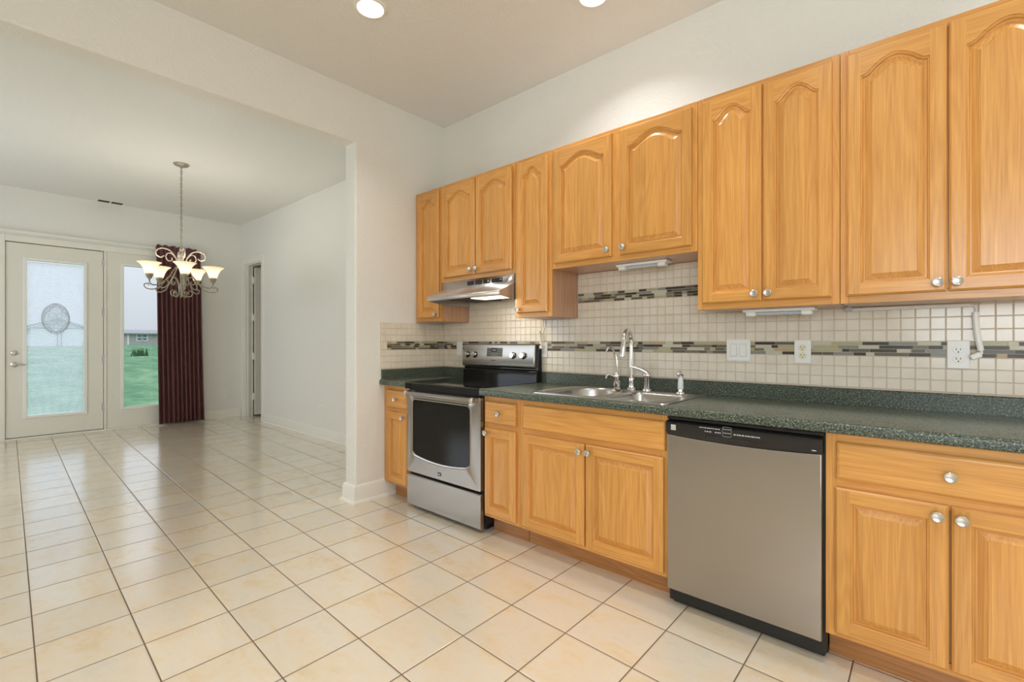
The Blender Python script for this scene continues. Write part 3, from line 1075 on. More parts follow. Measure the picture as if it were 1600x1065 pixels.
def upper(x0, x1, zb, label, doors, left_gap=0.0):
    zt = 2.436
    r = thing('upper_cabinet', ((x0 + x1) / 2, UY / 2, zb), label, 'cabinet', 'oak wall cabinets')
    c = MB()
    c.box(x0 + 0.002, x1 - 0.002, UY + 0.019, -0.0125, zb, zt - 0.001, 2)
    st = 0.030
    c.box(x0, x0 + st, UY, UY + 0.019, zb, zt, 0).box(x1 - st, x1, UY, UY + 0.019, zb, zt, 0)
    c.box(x0 + st, x1 - st, UY, UY + 0.019, zb, zb + 0.040, 1).box(x0 + st, x1 - st, UY, UY + 0.019, zt - 0.036, zt, 1)
    if len(doors) == 2:
        m_ = (doors[0][1] + doors[1][0]) / 2
        c.box(m_ - 0.035, m_ + 0.035, UY, UY + 0.019, zb + 0.04, zt - 0.036, 0)
    c.box(x0 + st, x1 - st, UY + 0.006, UY + 0.019, zb + 0.04, zt - 0.036, 0)
    c.build('carcass', ['oak_v', 'oak_h', 'oak_side'], r, smooth=False, bevel=0.0012)
    for (da, db, kn) in doors:
        panel_door(r, da, db, zb + 0.030, 2.411, UY - 0.001, True, kn)
    return r


upper(0.004, 0.331, 1.372, 'narrow full-height oak wall cabinet in the corner left of the range hood', [(0.045, 0.312, (0.287, 1.427))])
upper(0.333, 1.103, 1.675, 'short two-door oak wall cabinet directly above the range hood', [(0.366, 0.722, (0.690, 1.741)), (0.732, 1.082, (0.752, 1.741))])
upper(1.105, 1.415, 1.372, 'narrow full-height oak wall cabinet right of the range hood', [(1.131, 1.387, (1.155, 1.428))])
upper(1.417, 2.335, 1.672, 'short two-door oak wall cabinet above the sink', [(1.441, 1.849, (1.828, 1.741)), (1.904, 2.309, (1.930, 1.741))])
upper(2.337, 2.934, 1.372, 'tall two-door oak wall cabinet between the short sink cabinet and the rightmost one', [(2.363, 2.635, (2.609, 1.435)), (2.642, 2.908, (2.666, 1.435))])
upper(2.936, 3.606, 1.372, 'rightmost oak wall cabinet, its second door cut by the picture edge', [(2.960, 3.268, (3.243, 1.435)), (3.275, 3.582, (3.297, 1.435))])

BY = -0.610


def base(x0, x1, label, drawers, doors, toe0=None, ztop=0.874):
    r = thing('base_cabinet', ((x0 + x1) / 2, BY / 2, 0), label, 'cabinet', 'oak base cabinets')
    c = MB()
    c.box(x0 + 0.001, x1 - 0.001, BY + 0.019, -0.014, 0.114, ztop, 2)
    st = 0.034
    c.box(x0, x0 + st, BY, BY + 0.019, 0.114, 0.875, 0).box(x1 - st, x1, BY, BY + 0.019, 0.114, 0.875, 0)
    for za, zb in ((0.114, 0.150), (0.655, 0.720), (0.825, 0.875)):
        c.box(x0 + st, x1 - st, BY, BY + 0.019, za, zb, 1)
    c.box(x0 + st, x1 - st, BY + 0.007, BY + 0.019, 0.15, 0.83, 0)
    c.build('carcass', ['oak_v', 'oak_h', 'oak_side'], r, smooth=False, bevel=0.0012)
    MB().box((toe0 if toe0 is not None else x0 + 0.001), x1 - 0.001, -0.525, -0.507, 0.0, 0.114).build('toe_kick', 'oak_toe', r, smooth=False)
    for (a, b, nm, kn) in drawers:
        slab_front(r, nm, a, b, 0.704, 0.841, BY - 0.001, kn)
    for (a, b, kn) in doors:
        panel_door(r, a, b, 0.133, 0.673, BY - 0.001, False, kn)
    return r


base(0.003, 0.332, 'narrow oak base cabinet between the dividing wall and the range', [(0.055, 0.316, 'drawer', (0.190, 0.775))], [(0.060, 0.316, (0.283, 0.643))], toe0=0.036)
base(1.113, 1.408, 'narrow oak base cabinet right beside the range', [(1.128, 1.384, 'drawer', (1.256, 0.772))], [(1.128, 1.384, (1.152, 0.645))])
base(1.410, 2.312, 'two-door oak sink cabinet with a knobless false drawer front', [(1.438, 2.303, 'drawer_front', None)], [(1.438, 1.863, (1.840, 0.634)), (1.871, 2.294, (1.895, 0.635))], ztop=0.70)
base(2.926, 3.606, 'two-door oak base cabinet with a wide drawer right of the dishwasher', [(2.960, 3.582, 'drawer', (3.271, 0.773))], [(2.957, 3.267, (3.240, 0.638)), (3.274, 3.582, (3.298, 0.639))])

# ------------------------------------------------------------------ countertops


def counter_profile(y_back, y_front, full=True):
    """bullnosed slab section in (y,z) with z 0.876..0.915"""
    pts = [(y_back, 0.876), (y_back, 0.915)]
    if y_front is not None:
        pts += [(y_front + 0.012, 0.915)] + [(y_front + 0.012 - 0.012 * math.sin(a), 0.903 + 0.012 * math.cos(a)) for a in (0.4, 0.8, 1.2, PI / 2)]
        pts += [(y_front, 0.880), (y_front + 0.004, 0.876)]
    return pts


SP = -0.020   # front of the laminate splash
cl_ = MB()
cl_.prism(counter_profile(-0.001, -0.655), 0.001, 0.334, 'x')
cl_.prism([(-0.001, 0.913), (-0.001, 0.990), (SP + 0.004, 0.991), (SP, 0.987), (SP, 0.913)], 0.001, 0.334, 'x')
cl_.prism([(0.001, 0.913), (0.001, 0.990), (0.016, 0.991), (0.020, 0.987), (0.020, 0.913)], -0.640, -0.001, 'y')
tag(cl_.build('countertop', 'laminate', angle=30), 'short dark green speckled countertop left of the range', 'countertop')
HX0, HX1, HY0, HY1 = 1.506, 2.280, -0.588, -0.106
cr = MB()
cr.prism(counter_profile(-0.001, -0.660), 1.112, HX0, 'x')
cr.prism(counter_profile(-0.001, -0.660), HX1, 3.625, 'x')
cr.prism(counter_profile(HY0, -0.660), HX0, HX1, 'x')
cr.prism([(-0.001, 0.876), (-0.001, 0.915), (HY1, 0.915), (HY1, 0.876)], HX0, HX1, 'x')
cr.prism([(-0.001, 0.913), (-0.001, 0.990), (SP + 0.004, 0.991), (SP, 0.987), (SP, 0.913)], 1.112, 3.625, 'x')
tag(cr.build('countertop', 'laminate', angle=30), 'long dark green speckled countertop holding the sink', 'countertop')

# ------------------------------------------------------------------ tile backsplash


def tiles(mb, u0, u1, rows, y, pitch, ref, m, flip=False):
    """square tiles on plane y (facing -y) or, flipped, on plane x facing +x"""
    g_ = 0.0012
    T = 0.0028
    i0 = math.floor((u0 - ref) / pitch)
    i1 = math.ceil((u1 - ref) / pitch)
    for (z0, z1) in rows:
        for i in range(i0, i1):
            a, b = max(u0, ref + i * pitch) + g_, min(u1, ref + (i + 1) * pitch) - g_
            if b - a < 0.004:
                continue
            za, zb = z0 + g_, z1 - g_
            c_ = 0.0018
            if not flip:
                o_ = [(a, y, za), (b, y, za), (b, y, zb), (a, y, zb)]
                f_ = [(a + c_, y - T, za + c_), (b - c_, y - T, za + c_), (b - c_, y - T, zb - c_), (a + c_, y - T, zb - c_)]
            else:
                o_ = [(y, a, za), (y, b, za), (y, b, zb), (y, a, zb)]
                f_ = [(y + T, a + c_, za + c_), (y + T, b - c_, za + c_), (y + T, b - c_, zb - c_), (y + T, a + c_, zb - c_)]
            mb.add(o_ + f_, [(4, 5, 6, 7)] + [(k, (k + 1) % 4, 4 + (k + 1) % 4, 4 + k) for k in range(4)], m)


def mosaic(mb, u0, u1, z0, z1, y, seed, flip=False):
    rnd = random.Random(seed)
    n = 4
    h = (z1 - z0) / n
    wts = [0] * 5 + [1] * 3 + [2] * 3 + [3] * 4 + [4] * 4 + [5] + [6] * 3
    last = -1
    for r in range(n):
        u = u0 - rnd.uniform(0, 0.1)
        while u < u1:
            L = rnd.choice((0.030, 0.048, 0.048, 0.075, 0.075, 0.098, 0.120))
            a, b = max(u, u0) + 0.001, min(u + L, u1) - 0.001
            u += L
            k = rnd.choice(wts)
            if k == last and rnd.random() < 0.8:
                k = (k + rnd.choice((2, 3, 4))) % 7
            last = k
            if b - a < 0.006:
                continue
            za, zb = z0 + r * h + 0.0011, z0 + (r + 1) * h - 0.0011
            if not flip:
                mb.box(a, b, y - 0.0026, y, za, zb, k)
            else:
                mb.box(y, y + 0.0026, a, b, za, zb, k)


PIT = 0.0494
lowrows = [(1.145 - PIT * (k + 1), 1.145 - PIT * k) for k in range(3)]
lowrows = [(max(a, 0.9915), b) for a, b in lowrows] + [(0.9915, 1.145 - 3 * PIT)] if 1.145 - 3 * PIT > 0.998 else [(max(a, 0.9915), b) for a, b in lowrows]
uprows = [(1.2115 + 0.0523 * k, 1.2115 + 0.0523 * (k + 1)) for k in range(5)]
uprows3 = uprows[:3] + [(1.2115 + 0.0523 * 3, 1.3715)]
bs = thing('tile_backsplash', (1.8, -0.005, 0.99), 'cream square wall tile with a mosaic strip behind the range and counters', 'backsplash')
g_ = MB().box(0.001, 3.606, -0.0085, -0.0005, 0.9915, 1.3715).box(0.331, 1.105, -0.0085, -0.0005, 1.3715, 1.674).box(1.415, 2.337, -0.0085, -0.0005, 1.3715, 1.671)
g_.build('grout', 'grout', bs, smooth=False)
tm = MB()
for rows in (lowrows, uprows3):
    tm = MB()
    tiles(tm, 0.006, 3.606, rows, -0.0083, PIT, 2.778, 0)
    tm.build('field_tile', 'tile', bs, smooth=False)
for (xa, xb_, zt) in ((0.331, 1.105, 1.674), (1.415, 2.337, 1.671)):
    sets = [[(1.3715, uprows[3][1]), uprows[4]]]
    if xa > 1:
        sets.append([(1.537 + PIT * k, min(1.537 + PIT * (k + 1), zt)) for k in range(3)])
    else:
        sets[0] += [(1.473 + PIT * k, min(1.473 + PIT * (k + 1), zt)) for k in range(5)]
    for rows in sets:
        tm = MB()
        tiles(tm, xa, xb_, rows, -0.0083, PIT, 2.778, 0)
        tm.build('field_tile', 'tile', bs, smooth=False)
MOS = ['glass_dark', 'glass_taupe', 'glass_grey', 'glass_olive', 'glass_pale', 'stone_tan', 'glass_mid']
mm = MB()
mosaic(mm, 0.012, 3.606, 1.1460, 1.2110, -0.0083, 3)
mm.build('mosaic_strip', MOS, bs, smooth=False)
mm = MB()
mosaic(mm, 1.417, 2.335, 1.4740, 1.5360, -0.0083, 9)
mm.build('mosaic_strip', MOS, bs, smooth=False)
ss = thing('tile_backsplash', (0.005, -0.32, 0.99), 'cream square wall tile with a mosaic strip on the dividing wall left of the range', 'backsplash')
MB().box(0.0005, 0.0085, -0.648, -0.009, 0.9915, 1.3605).build('grout', 'grout', ss, smooth=False)
tm = MB()
tiles(tm, -0.648, -0.012, lowrows + uprows[:2] + [(uprows[2][0], 1.3605)], 0.0083, PIT, -0.012, 0, True)
tiles(tm, -0.648, -0.592, [(1.146, 1.211)], 0.0083, 0.0556, -0.648, 0, True)
tm.build('field_tile', 'tile', ss, smooth=False)
mm = MB()
mosaic(mm, -0.590, -0.012, 1.1460, 1.2110, 0.0083, 5, True)
mm.build('mosaic_strip', MOS, ss, smooth=False)
YT = -0.0112     # tile face

# ------------------------------------------------------------------ sink


def rrect(x0, x1, y0, y1, radii, n=10):
    """rounded rectangle loop, radii for corners (x0,y0) (x1,y0) (x1,y1) (x0,y1)"""
    out = []
    for (cx, cy, a0), r in zip(((x0, y0, PI), (x1, y0, 1.5 * PI), (x1, y1, 0), (x0, y1, 0.5 * PI)), radii):
        ox = cx + (r if cx == x0 else -r)
        oy = cy + (r if cy == y0 else -r)
        for k in range(n + 1):
            a = a0 + PI / 2 * k / n
            out.append((ox + r * math.cos(a), oy + r * math.sin(a)))
    return out


sk = thing('kitchen_sink', (1.89, -0.35, 0.916), 'double-bowl stainless sink set into the dark green countertop', 'sink')
bowls = [((1.522, 1.888, -0.575, -0.120), (0.07, 0.06, 0.17, 0.17)), ((1.926, 2.262, -0.575, -0.185), (0.06, 0.07, 0.06, 0.06))]
bm = bmesh.new()
allE = []


def ring_edges(pts, z):
    vs = [bm.verts.new((x, y, z)) for x, y in pts]
    es = [bm.edges.new((vs[i], vs[(i + 1) % len(vs)])) for i in range(len(vs))]
    return vs, es


outer = rrect(1.474, 2.304, -0.615, -0.072, (0.05, 0.035, 0.035, 0.10))
inner = rrect(1.482, 2.296, -0.607, -0.080, (0.045, 0.03, 0.03, 0.095))
ov0, _ = ring_edges(outer, 0.9155)
ov, _ = ring_edges([((x - 1.889) * 0.998 + 1.889, (y + 0.343) * 0.997 - 0.343) for x, y in outer], 0.9215)
iv_, ie = ring_edges(inner, 0.9205)
for A, B in ((ov0, ov), (ov, iv_)):
    for i in range(len(A)):
        j = (i + 1) % len(A)
        bm.faces.new((A[i], A[j], B[j], B[i]))
allE = list(ie)
for (x0, x1, y0, y1), rad in bowls:
    v0, e0 = ring_edges(rrect(x0, x1, y0, y1, rad), 0.9205)
    allE += e0
    prev = v0
    for ins, z in ((0.006, 0.916), (0.010, 0.905), (0.014, 0.80), (0.022, 0.760), (0.045, 0.745)):
        pts = rrect(x0 + ins, x1 - ins, y0 + ins, y1 - ins, [max(r - ins * 0.5, 0.02) for r in rad])
        nv = [bm.verts.new((x, y, z)) for x, y in pts]
        for i in range(len(nv)):
            j = (i + 1) % len(nv)
            bm.faces.new((prev[i], prev[j], nv[j], nv[i]))
        prev = nv
    cxm, cym = (x0 + x1) / 2, (y0 + y1) / 2
    c_ = bm.verts.new((cxm, cym, 0.740))
    for i in range(len(prev)):
        bm.faces.new((prev[i], prev[(i + 1) % len(prev)], c_))
bmesh.ops.triangle_fill(bm, use_beauty=True, edges=allE)
bmesh.ops.recalc_face_normals(bm, faces=bm.faces)
me = bpy.data.meshes.new('basin')
bm.to_mesh(me)
bm.free()
me.materials.append(M['sink_steel'])
me.polygons.foreach_set('use_smooth', [True] * len(me.polygons))
me.set_sharp_from_angle(angle=math.radians(50))
so_ = bpy.data.objects.new('basin', me)
COL.objects.link(so_)
so_.parent = sk
so_.location = -Vector(WL[sk.name])
WL[so_.name] = Vector((0, 0, 0))
for (x0, x1, y0, y1), rad in bowls:
    cxm, cym = (x0 + x1) / 2, (y0 + y1) / 2
    MB().lathe([(0.0, 0.003), (0.026, 0.002), (0.042, 0.006), (0.046, 0.003), (0.046, -0.002)], (cxm, cym, 0.742), (0, 0, 1), 24).build('drain', 'chrome', sk)

DZ = 0.9212
# gooseneck faucet
fx, fy = 1.868, -0.110
fa = thing('faucet', (fx, fy, DZ), 'chrome gooseneck faucet at the middle of the sink', 'faucet')
MB().lathe([(0.0, 0.0), (0.031, 0.0), (0.029, 0.008), (0.020, 0.014), (0.0175, 0.05), (0.019, 0.062), (0.016, 0.072), (0.0, 0.074)], (fx, fy, DZ), (0, 0, 1), 24).build('spout_base', 'chrome', fa)
dirx, diry = 0.12, -0.993
reach = 0.125
pth = [(fx, fy, DZ + 0.06), (fx, fy, DZ + 0.15), (fx, fy, DZ + 0.265)]
for k in range(1, 13):
    a = PI - PI * k / 12 * 0.94
    r = reach / 2
    q = r + r * math.cos(a)
    pth.append((fx + dirx * q, fy + diry * q, DZ + 0.275 + 0.083 * math.sin(a)))
MB().tube(spline(pth, 3), 0.0130, 14).build('spout', 'chrome', fa)
ex, ey_, ez_ = pth[-1]
MB().lathe([(0.0, 0.01), (0.0135, 0.008), (0.0165, -0.03), (0.0185, -0.075), (0.0185, -0.088), (0.015, -0.092), (0.0, -0.09)], (ex, ey_, ez_), (0.06, 0.1, 1), 20).build('spray_head', 'chrome', fa)
# lever
lx, ly = 1.966, -0.105
le = thing('faucet_lever', (lx, ly, DZ), 'chrome single lever control standing right of the gooseneck faucet', 'faucet handle')
MB().lathe([(0.0, 0.0), (0.030, 0.0), (0.029, 0.007), (0.0195, 0.012), (0.0185, 0.078), (0.0215, 0.085), (0.020, 0.098), (0.012, 0.108), (0.0, 0.111)], (lx, ly, DZ), (0, 0, 1), 24).build('valve_body', 'chrome', le)
sp_ = spline([(lx + 0.012, ly, DZ + 0.085), (lx - 0.004, ly - 0.006, DZ + 0.108), (lx - 0.035, ly - 0.025, DZ + 0.128), (lx - 0.078, ly - 0.05, DZ + 0.142)], 8)
MB().tube(sp_, [0.0185 - 0.0125 * i / (len(sp_) - 1) for i in range(len(sp_))], 12).build('lever', 'chrome', le)
# filter tap
tx, ty = 1.792, -0.150
ft = thing('filter_tap', (tx, ty, DZ), 'slim chrome filtered water tap left of the gooseneck faucet', 'faucet')
MB().lathe([(0.0, 0.0), (0.024, 0.0), (0.024, 0.006), (0.017, 0.012), (0.021, 0.025), (0.021, 0.045), (0.012, 0.055), (0.014, 0.066), (0.016, 0.086), (0.012, 0.100), (0.007, 0.106), (0.0, 0.107)], (tx, ty, DZ), (0, 0, 1), 20).build('tap_body', 'chrome', ft)
MB().tube(spline([(tx, ty, DZ + 0.10), (tx - 0.002, ty - 0.002, DZ + 0.16), (tx - 0.010, ty - 0.008, DZ + 0.215), (tx - 0.022, ty - 0.022, DZ + 0.248), (tx - 0.036, ty - 0.040, DZ + 0.252), (tx - 0.044, ty - 0.052, DZ + 0.232)], 7), 0.0052, 10).build('spout', 'chrome', ft)
kb = MB().tube([(tx, ty, DZ + 0.078), (tx - 0.036, ty - 0.026, DZ + 0.090)], [0.009, 0.006], 10)
kb.tube(spline([(tx - 0.034, ty - 0.025, DZ + 0.090), (tx - 0.048, ty - 0.034, DZ + 0.086), (tx - 0.055, ty - 0.040, DZ + 0.064)], 5), [0.0075] * 11, 10)
kb.build('tap_lever', 'chrome', ft)
# side sprayer
sx_, sy_ = 2.178, -0.130
sd = thing('side_sprayer', (sx_, sy_, DZ), 'white pull-out side sprayer at the right end of the sink ledge', 'sprayer')
MB().lathe([(0.0, 0.0), (0.026, 0.0), (0.025, 0.006), (0.015, 0.011), (0.014, 0.026), (0.0, 0.027)], (sx_, sy_, DZ), (0, 0, 1), 22).build('holder', 'chrome', sd)
MB().lathe([(0.0, 0.022), (0.015, 0.023), (0.0165, 0.03), (0.0155, 0.06), (0.0125, 0.09), (0.013, 0.098), (0.0, 0.10)], (sx_, sy_, DZ), (0, 0, 1), 20).build('grip', 'plastic_white', sd)
MB().lathe([(0.0, 0.0), (0.012, 0.002), (0.0165, 0.010), (0.0165, 0.026), (0.010, 0.034), (0.0, 0.036)], (sx_ + 0.006, sy_ + 0.004, DZ + 0.096), (-0.45, -0.5, 0.75), 20).build('nozzle', 'chrome', sd)

# ------------------------------------------------------------------ range
RX0, RX1, RF = 0.338, 1.109, -0.640
RC = (RX0 + RX1) / 2
rg_ = thing('electric_range', (RC, -0.33, 0), 'stainless electric range with a black glass top between the oak base cabinets', 'range')
MB().box(RX0, RX1, -0.600, -0.02, 0.045, 0.905).box(RX0 + 0.03, RX1 - 0.03, -0.56, -0.05, 0.0, 0.045).build('body', 'black_matt', rg_, smooth=False)
ct = MB()
ct.prism([(-0.075, 0.905), (-0.075, 0.918), (RF - 0.008, 0.918), (RF - 0.016, 0.912), (RF - 0.016, 0.868), (RF + 0.01, 0.866), (RF + 0.05, 0.900)], RX0 - 0.002, RX1 + 0.002, 'x')
cto = ct.build('cooktop', 'black_glass', rg_, bevel=0.002)
# oven door with rounded window and curved lower edge
dz0, dz1 = 0.266, 0.858
od = MB()
wx0, wx1, wz1 = RX0 + 0.066, RX1 - 0.102, 0.790


def win_loop(d, n=18):
    """loop of the oven window: straight top and sides, bowed bottom"""
    r = 0.030
    pts = []
    bow = lambda u: 0.405 - 0.030 * (1 - ((u - (wx0 + wx1) / 2) / ((wx1 - wx0) / 2)) ** 2) - d
    for k in range(n + 1):
        u = wx0 - d + (wx1 - wx0 + 2 * d) * k / n
        uu = min(max(u, wx0), wx1)
        z = bow(uu)
        if k in (0, n): z += r * 0.5
        pts.append((u, z))
    for (cx, a0) in ((wx1 + d - r, 0), (wx0 - d + r, PI / 2)):
        for k in range(7):
            a = a0 + PI / 2 * k / 6
            pts.append((cx + r * math.cos(a), wz1 + d - r + r * math.sin(a)))
    return pts


L_in = win_loop(0.0)
nW = len(L_in)
dx0, dx1 = RX0 + 0.004, RX1 - 0.002


def ray_rect(p):
    """project a window loop point outwards to the door's rectangle"""
    c = ((wx0 + wx1) / 2, (wz1 + 0.40) / 2)
    d = (p[0] - c[0], p[1] - c[1])
    ts = []
    if d[0] > 1e-9: ts.append((dx1 - c[0]) / d[0])
    if d[0] < -1e-9: ts.append((dx0 - c[0]) / d[0])
    if d[1] > 1e-9: ts.append((dz1 - c[1]) / d[1])
    if d[1] < -1e-9: ts.append((dz0 - c[1]) / d[1])
    s_ = min(ts)
    return (c[0] + d[0] * s_, c[1] + d[1] * s_)


bm = bmesh.new()


def rng_edges(pts, y):
    vs = [bm.verts.new((x, y, z)) for x, z in pts]
    return vs, [bm.edges.new((vs[i], vs[(i + 1) % len(vs)])) for i in range(len(vs))]


c_ = 0.012
outer_pts = rrect(dx0, dx1, dz0, dz1, (0.008,) * 4, 4)
o1, oe = rng_edges(outer_pts, RF)
ob_, _ = rng_edges(outer_pts, RF + 0.038)
w1_, we = rng_edges(win_loop(0.016), RF)
w2_, _ = rng_edges(win_loop(0.010), RF - 0.004)
w3_, _ = rng_edges(win_loop(0.003), RF - 0.002)
w4_, _ = rng_edges(win_loop(0.0), RF + 0.004)
for A, B in ((o1, ob_), (w1_, w2_), (w2_, w3_), (w3_, w4_)):
    for i in range(len(A)):
        j = (i + 1) % len(A)
        bm.faces.new((A[i], A[j], B[j], B[i]))
bmesh.ops.triangle_fill(bm, use_beauty=True, edges=oe + we)
bm.faces.new(ob_)
bmesh.ops.recalc_face_normals(bm, faces=bm.faces)
me = bpy.data.meshes.new('oven_door')
bm.to_mesh(me)
bm.free()
me.materials.append(M['steel'])
me.polygons.foreach_set('use_smooth', [True] * len(me.polygons))
me.set_sharp_from_angle(angle=math.radians(30))
odo = bpy.data.objects.new('oven_door', me)
COL.objects.link(odo)
odo.parent = rg_
odo.location = -Vector(WL[rg_.name])
WL[odo.name] = Vector((0, 0, 0))
MB().prism([(x, z) for x, z in win_loop(0.002)], RF + 0.003, RF + 0.010, 'y').build('oven_window', 'oven_glass', odo, smooth=False)
hz_ = 0.842
hd = MB()
hd.prism([(RF - 0.056, hz_ - 0.004), (RF - 0.050, hz_ + 0.012), (RF - 0.030, hz_ + 0.016), (RF - 0.024, hz_ + 0.004), (RF - 0.034, hz_ - 0.012), (RF - 0.050, hz_ - 0.014)], RX0 + 0.035, RX1 - 0.045, 'x')
hdo = hd.build('handle', 'steel', odo, bevel=0.003)
for a, b in ((RX0 + 0.034, RX0 + 0.058), (RX1 - 0.052, RX1 - 0.024)):
    MB().box(a, b, RF - 0.058, RF, hz_ - 0.018, hz_ + 0.016).build('handle_end', 'nickel', hdo, bevel=0.006)
bdg = MB().box(RC + -0.034, RC + 0.000, RF - 0.002, RF + 0.001, 0.292, 0.314, 0)
for q in range(3):
    bdg.box(RC - 0.029 + q * 0.009, RC - 0.025 + q * 0.009, RF - 0.0028, RF, 0.297, 0.309, 1)
bdg.build('badge', ['slot', 'badge'], odo, smooth=False)
dr = MB()
dr.prism([(RF + 0.03, 0.022), (RF + 0.004, 0.022), (RF - 0.002, 0.030), (RF - 0.002, 0.240), (RF + 0.006, 0.247), (RF + 0.03, 0.247)], RX0 + 0.004, RX1 - 0.002, 'x')
dr.build('storage_drawer', 'steel', rg_, bevel=0.003)
# back panel
bp_ = MB()
bp_.prism([(-0.018, 0.905), (-0.018, 1.192), (-0.045, 1.192), (-0.062, 1.006), (-0.078, 0.990), (-0.078, 0.905)], RX0 - 0.002, RX1 + 0.002, 'x')
bpo = bp_.build('back_panel', 'oven_glass', rg_, bevel=0.004)
fcx0, fcx1 = RX0 - 0.010, RX1 - 0.020
fp = MB()
fp.prism([(-0.046, 1.192), (-0.060, 1.191), (-0.067, 1.184), (-0.084, 1.030), (-0.080, 1.018), (-0.060, 1.010), (-0.050, 1.010)], fcx0, fcx1, 'x')
fpo = fp.build('control_fascia', 'steel', bpo, bevel=0.005)
sl = (0.084 - 0.067) / (1.184 - 1.030)
fy_ = lambda z: -0.067 - (1.184 - z) * sl
fn = Vector((0, -1, sl)).normalized()
for kx in (0.388, 0.474, 0.884, 0.984):
    kz = 1.106
    kp = Vector((kx, fy_(kz), kz))
    k_ = MB().lathe([(0.0255, -0.004), (0.0255, 0.003), (0.021, 0.005), (0.0, 0.005)], kp, fn, 24, 0)
    k_.lathe([(0.0205, 0.003), (0.0195, 0.022), (0.017, 0.026), (0.0, 0.026)], kp, fn, 24, 1)
    k_.build('knob', ['black', 'chrome'], bpo)
zt_, zb_ = 1.163, 1.094
dp = MB()
dxa, dxb = 0.605, 0.772
dp.add([(dxa, fy_(zb_) - 0.0012, zb_), (dxb, fy_(zb_) - 0.0012, zb_), (dxb, fy_(zt_) - 0.0012, zt_), (dxa, fy_(zt_) - 0.0012, zt_), (dxa, fy_(zb_) + 0.003, zb_), (dxb, fy_(zb_) + 0.003, zb_), (dxb, fy_(zt_) + 0.003, zt_), (dxa, fy_(zt_) + 0.003, zt_)],
       [(0, 1, 2, 3), (0, 1, 5, 4), (1, 2, 6, 5), (2, 3, 7, 6), (3, 0, 4, 7), (4, 5, 6, 7)])
dpo = dp.build('display_panel', simple('grey_keypad', srgb(108, 106, 100), 0.35), bpo, smooth=False)
dsp = MB().box(0.655, 0.712, fy_(1.145) - 0.003, fy_(1.145) + 0.003, 1.128, 1.160, 0)
for q, qx in enumerate((0.668, 0.683, 0.697)):
    dsp.box(qx, qx + 0.006, fy_(1.144) - 0.0036, fy_(1.144), 1.137, 1.151, 1)
dsp.build('clock_display', ['slot', 'plastic_grey'], dpo, smooth=False)
KEYM = simple('dark_key_print', srgb(70, 68, 64), 0.5)
for ox in (0.611, 0.720):
    km = MB()
    for r_ in range(3):
        for q in range(4):
            z = 1.104 + r_ * 0.018
            km.box(ox + q * 0.011, ox + 0.007 + q * 0.011, fy_(z) - 0.0022, fy_(z), z, z + 0.007)
    km.build('key_print', KEYM, dpo, smooth=False)
MB().box(0.66, 0.70, fy_(1.066) - 0.0010, fy_(1.066) + 0.001, 1.064, 1.069).build('badge', KEYM, bpo, smooth=False)

# ------------------------------------------------------------------ dishwasher
W0, W1, WF = 2.318, 2.921, -0.640
dw = thing('dishwasher', ((W0 + W1) / 2, -0.32, 0), 'stainless dishwasher with a black control strip under the long countertop', 'dishwasher')
MB().box(W0 - 0.003, W1 + 0.003, -0.60, -0.03, 0.02, 0.872).build('body', 'black_matt', dw, smooth=False)
MB().box(W0 + 0.006, W1 - 0.004, -0.572, -0.558, 0.0, 0.105).box(W1 - 0.004, W1 + 0.003, -0.54, -0.528, 0.0, 0.09).build('toe_kick', 'black_matt', dw, smooth=False)
mb = MB()
NS = 20
vs, fs = [], []
zt_of = lambda u: 0.789 - 0.010 * (1 - (2 * u - 1) ** 2)
for i in range(NS + 1):
    u = i / NS
    x = W0 + 0.002 + (W1 - W0 - 0.006) * u
    vs += [(x, WF, 0.086), (x, WF, zt_of(u)), (x, WF + 0.03, zt_of(u)), (x, WF + 0.03, 0.086)]
for i in range(NS):
    for k in range(4):
        fs.append((4 * i + k, 4 * i + (k + 1) % 4, 4 * i + 4 + (k + 1) % 4, 4 * i + 4 + k))
fs += [(0, 1, 2, 3), (4 * NS, 4 * NS + 1, 4 * NS + 2, 4 * NS + 3)]
mb.add(vs, fs)
dwd = mb.build('door_panel', 'steel', dw, bevel=0.003)
mb = MB()
vs, fs = [], []
for i in range(NS + 1):
    u = i / NS
    x = W0 - 0.001 + (W1 - W0 + 0.001) * u
    zb = zt_of(u) + 0.001
    vs += [(x, WF + 0.03, zb), (x, WF + 0.002, zb), (x, WF - 0.006, zb + 0.012), (x, WF - 0.006, 0.846), (x, WF + 0.002, 0.853), (x, WF + 0.03, 0.853)]
for i in range(NS):
    for k in range(6):
        fs.append((6 * i + k, 6 * i + (k + 1) % 6, 6 * i + 6 + (k + 1) % 6, 6 * i + 6 + k))
fs += [tuple(range(6)), tuple(6 * NS + k for k in range(6))]
mb.add(vs, fs)
cpo = mb.build('control_panel', 'black', dw)
MB().box(W0 - 0.002, W1 + 0.002, WF + 0.012, WF + 0.05, 0.858, 0.868).build('top_strip', 'black', dw, smooth=False)
yc = WF - 0.0062
MB().box(W0 + 0.18, W0 + 0.36, yc - 0.0015, yc + 0.004, 0.797, 0.806).build('pocket_handle', 'slot', cpo, smooth=False)
bg = MB().box(W0 + 0.022, W0 + 0.044, yc - 0.0012, yc + 0.002, 0.812, 0.836, 0)
for q in range(3):
    bg.box(W0 + 0.023, W0 + 0.043, yc - 0.0018, yc, 0.8165 + q * 0.006, 0.8175 + q * 0.006, 1)
bg.build('badge', ['badge', 'slot'], cpo, smooth=False)
rr = random.Random(4)


def marks(x, x_end, z, h):
    mk = MB()
    while x < x_end:
        w_ = rr.uniform(0.003, 0.009)
        mk.box(x, x + w_, yc - 0.0009, yc + 0.001, z, z + h)
        x += w_ + rr.uniform(0.002, 0.004)
    mk.build('control_print', 'mark', cpo, smooth=False)


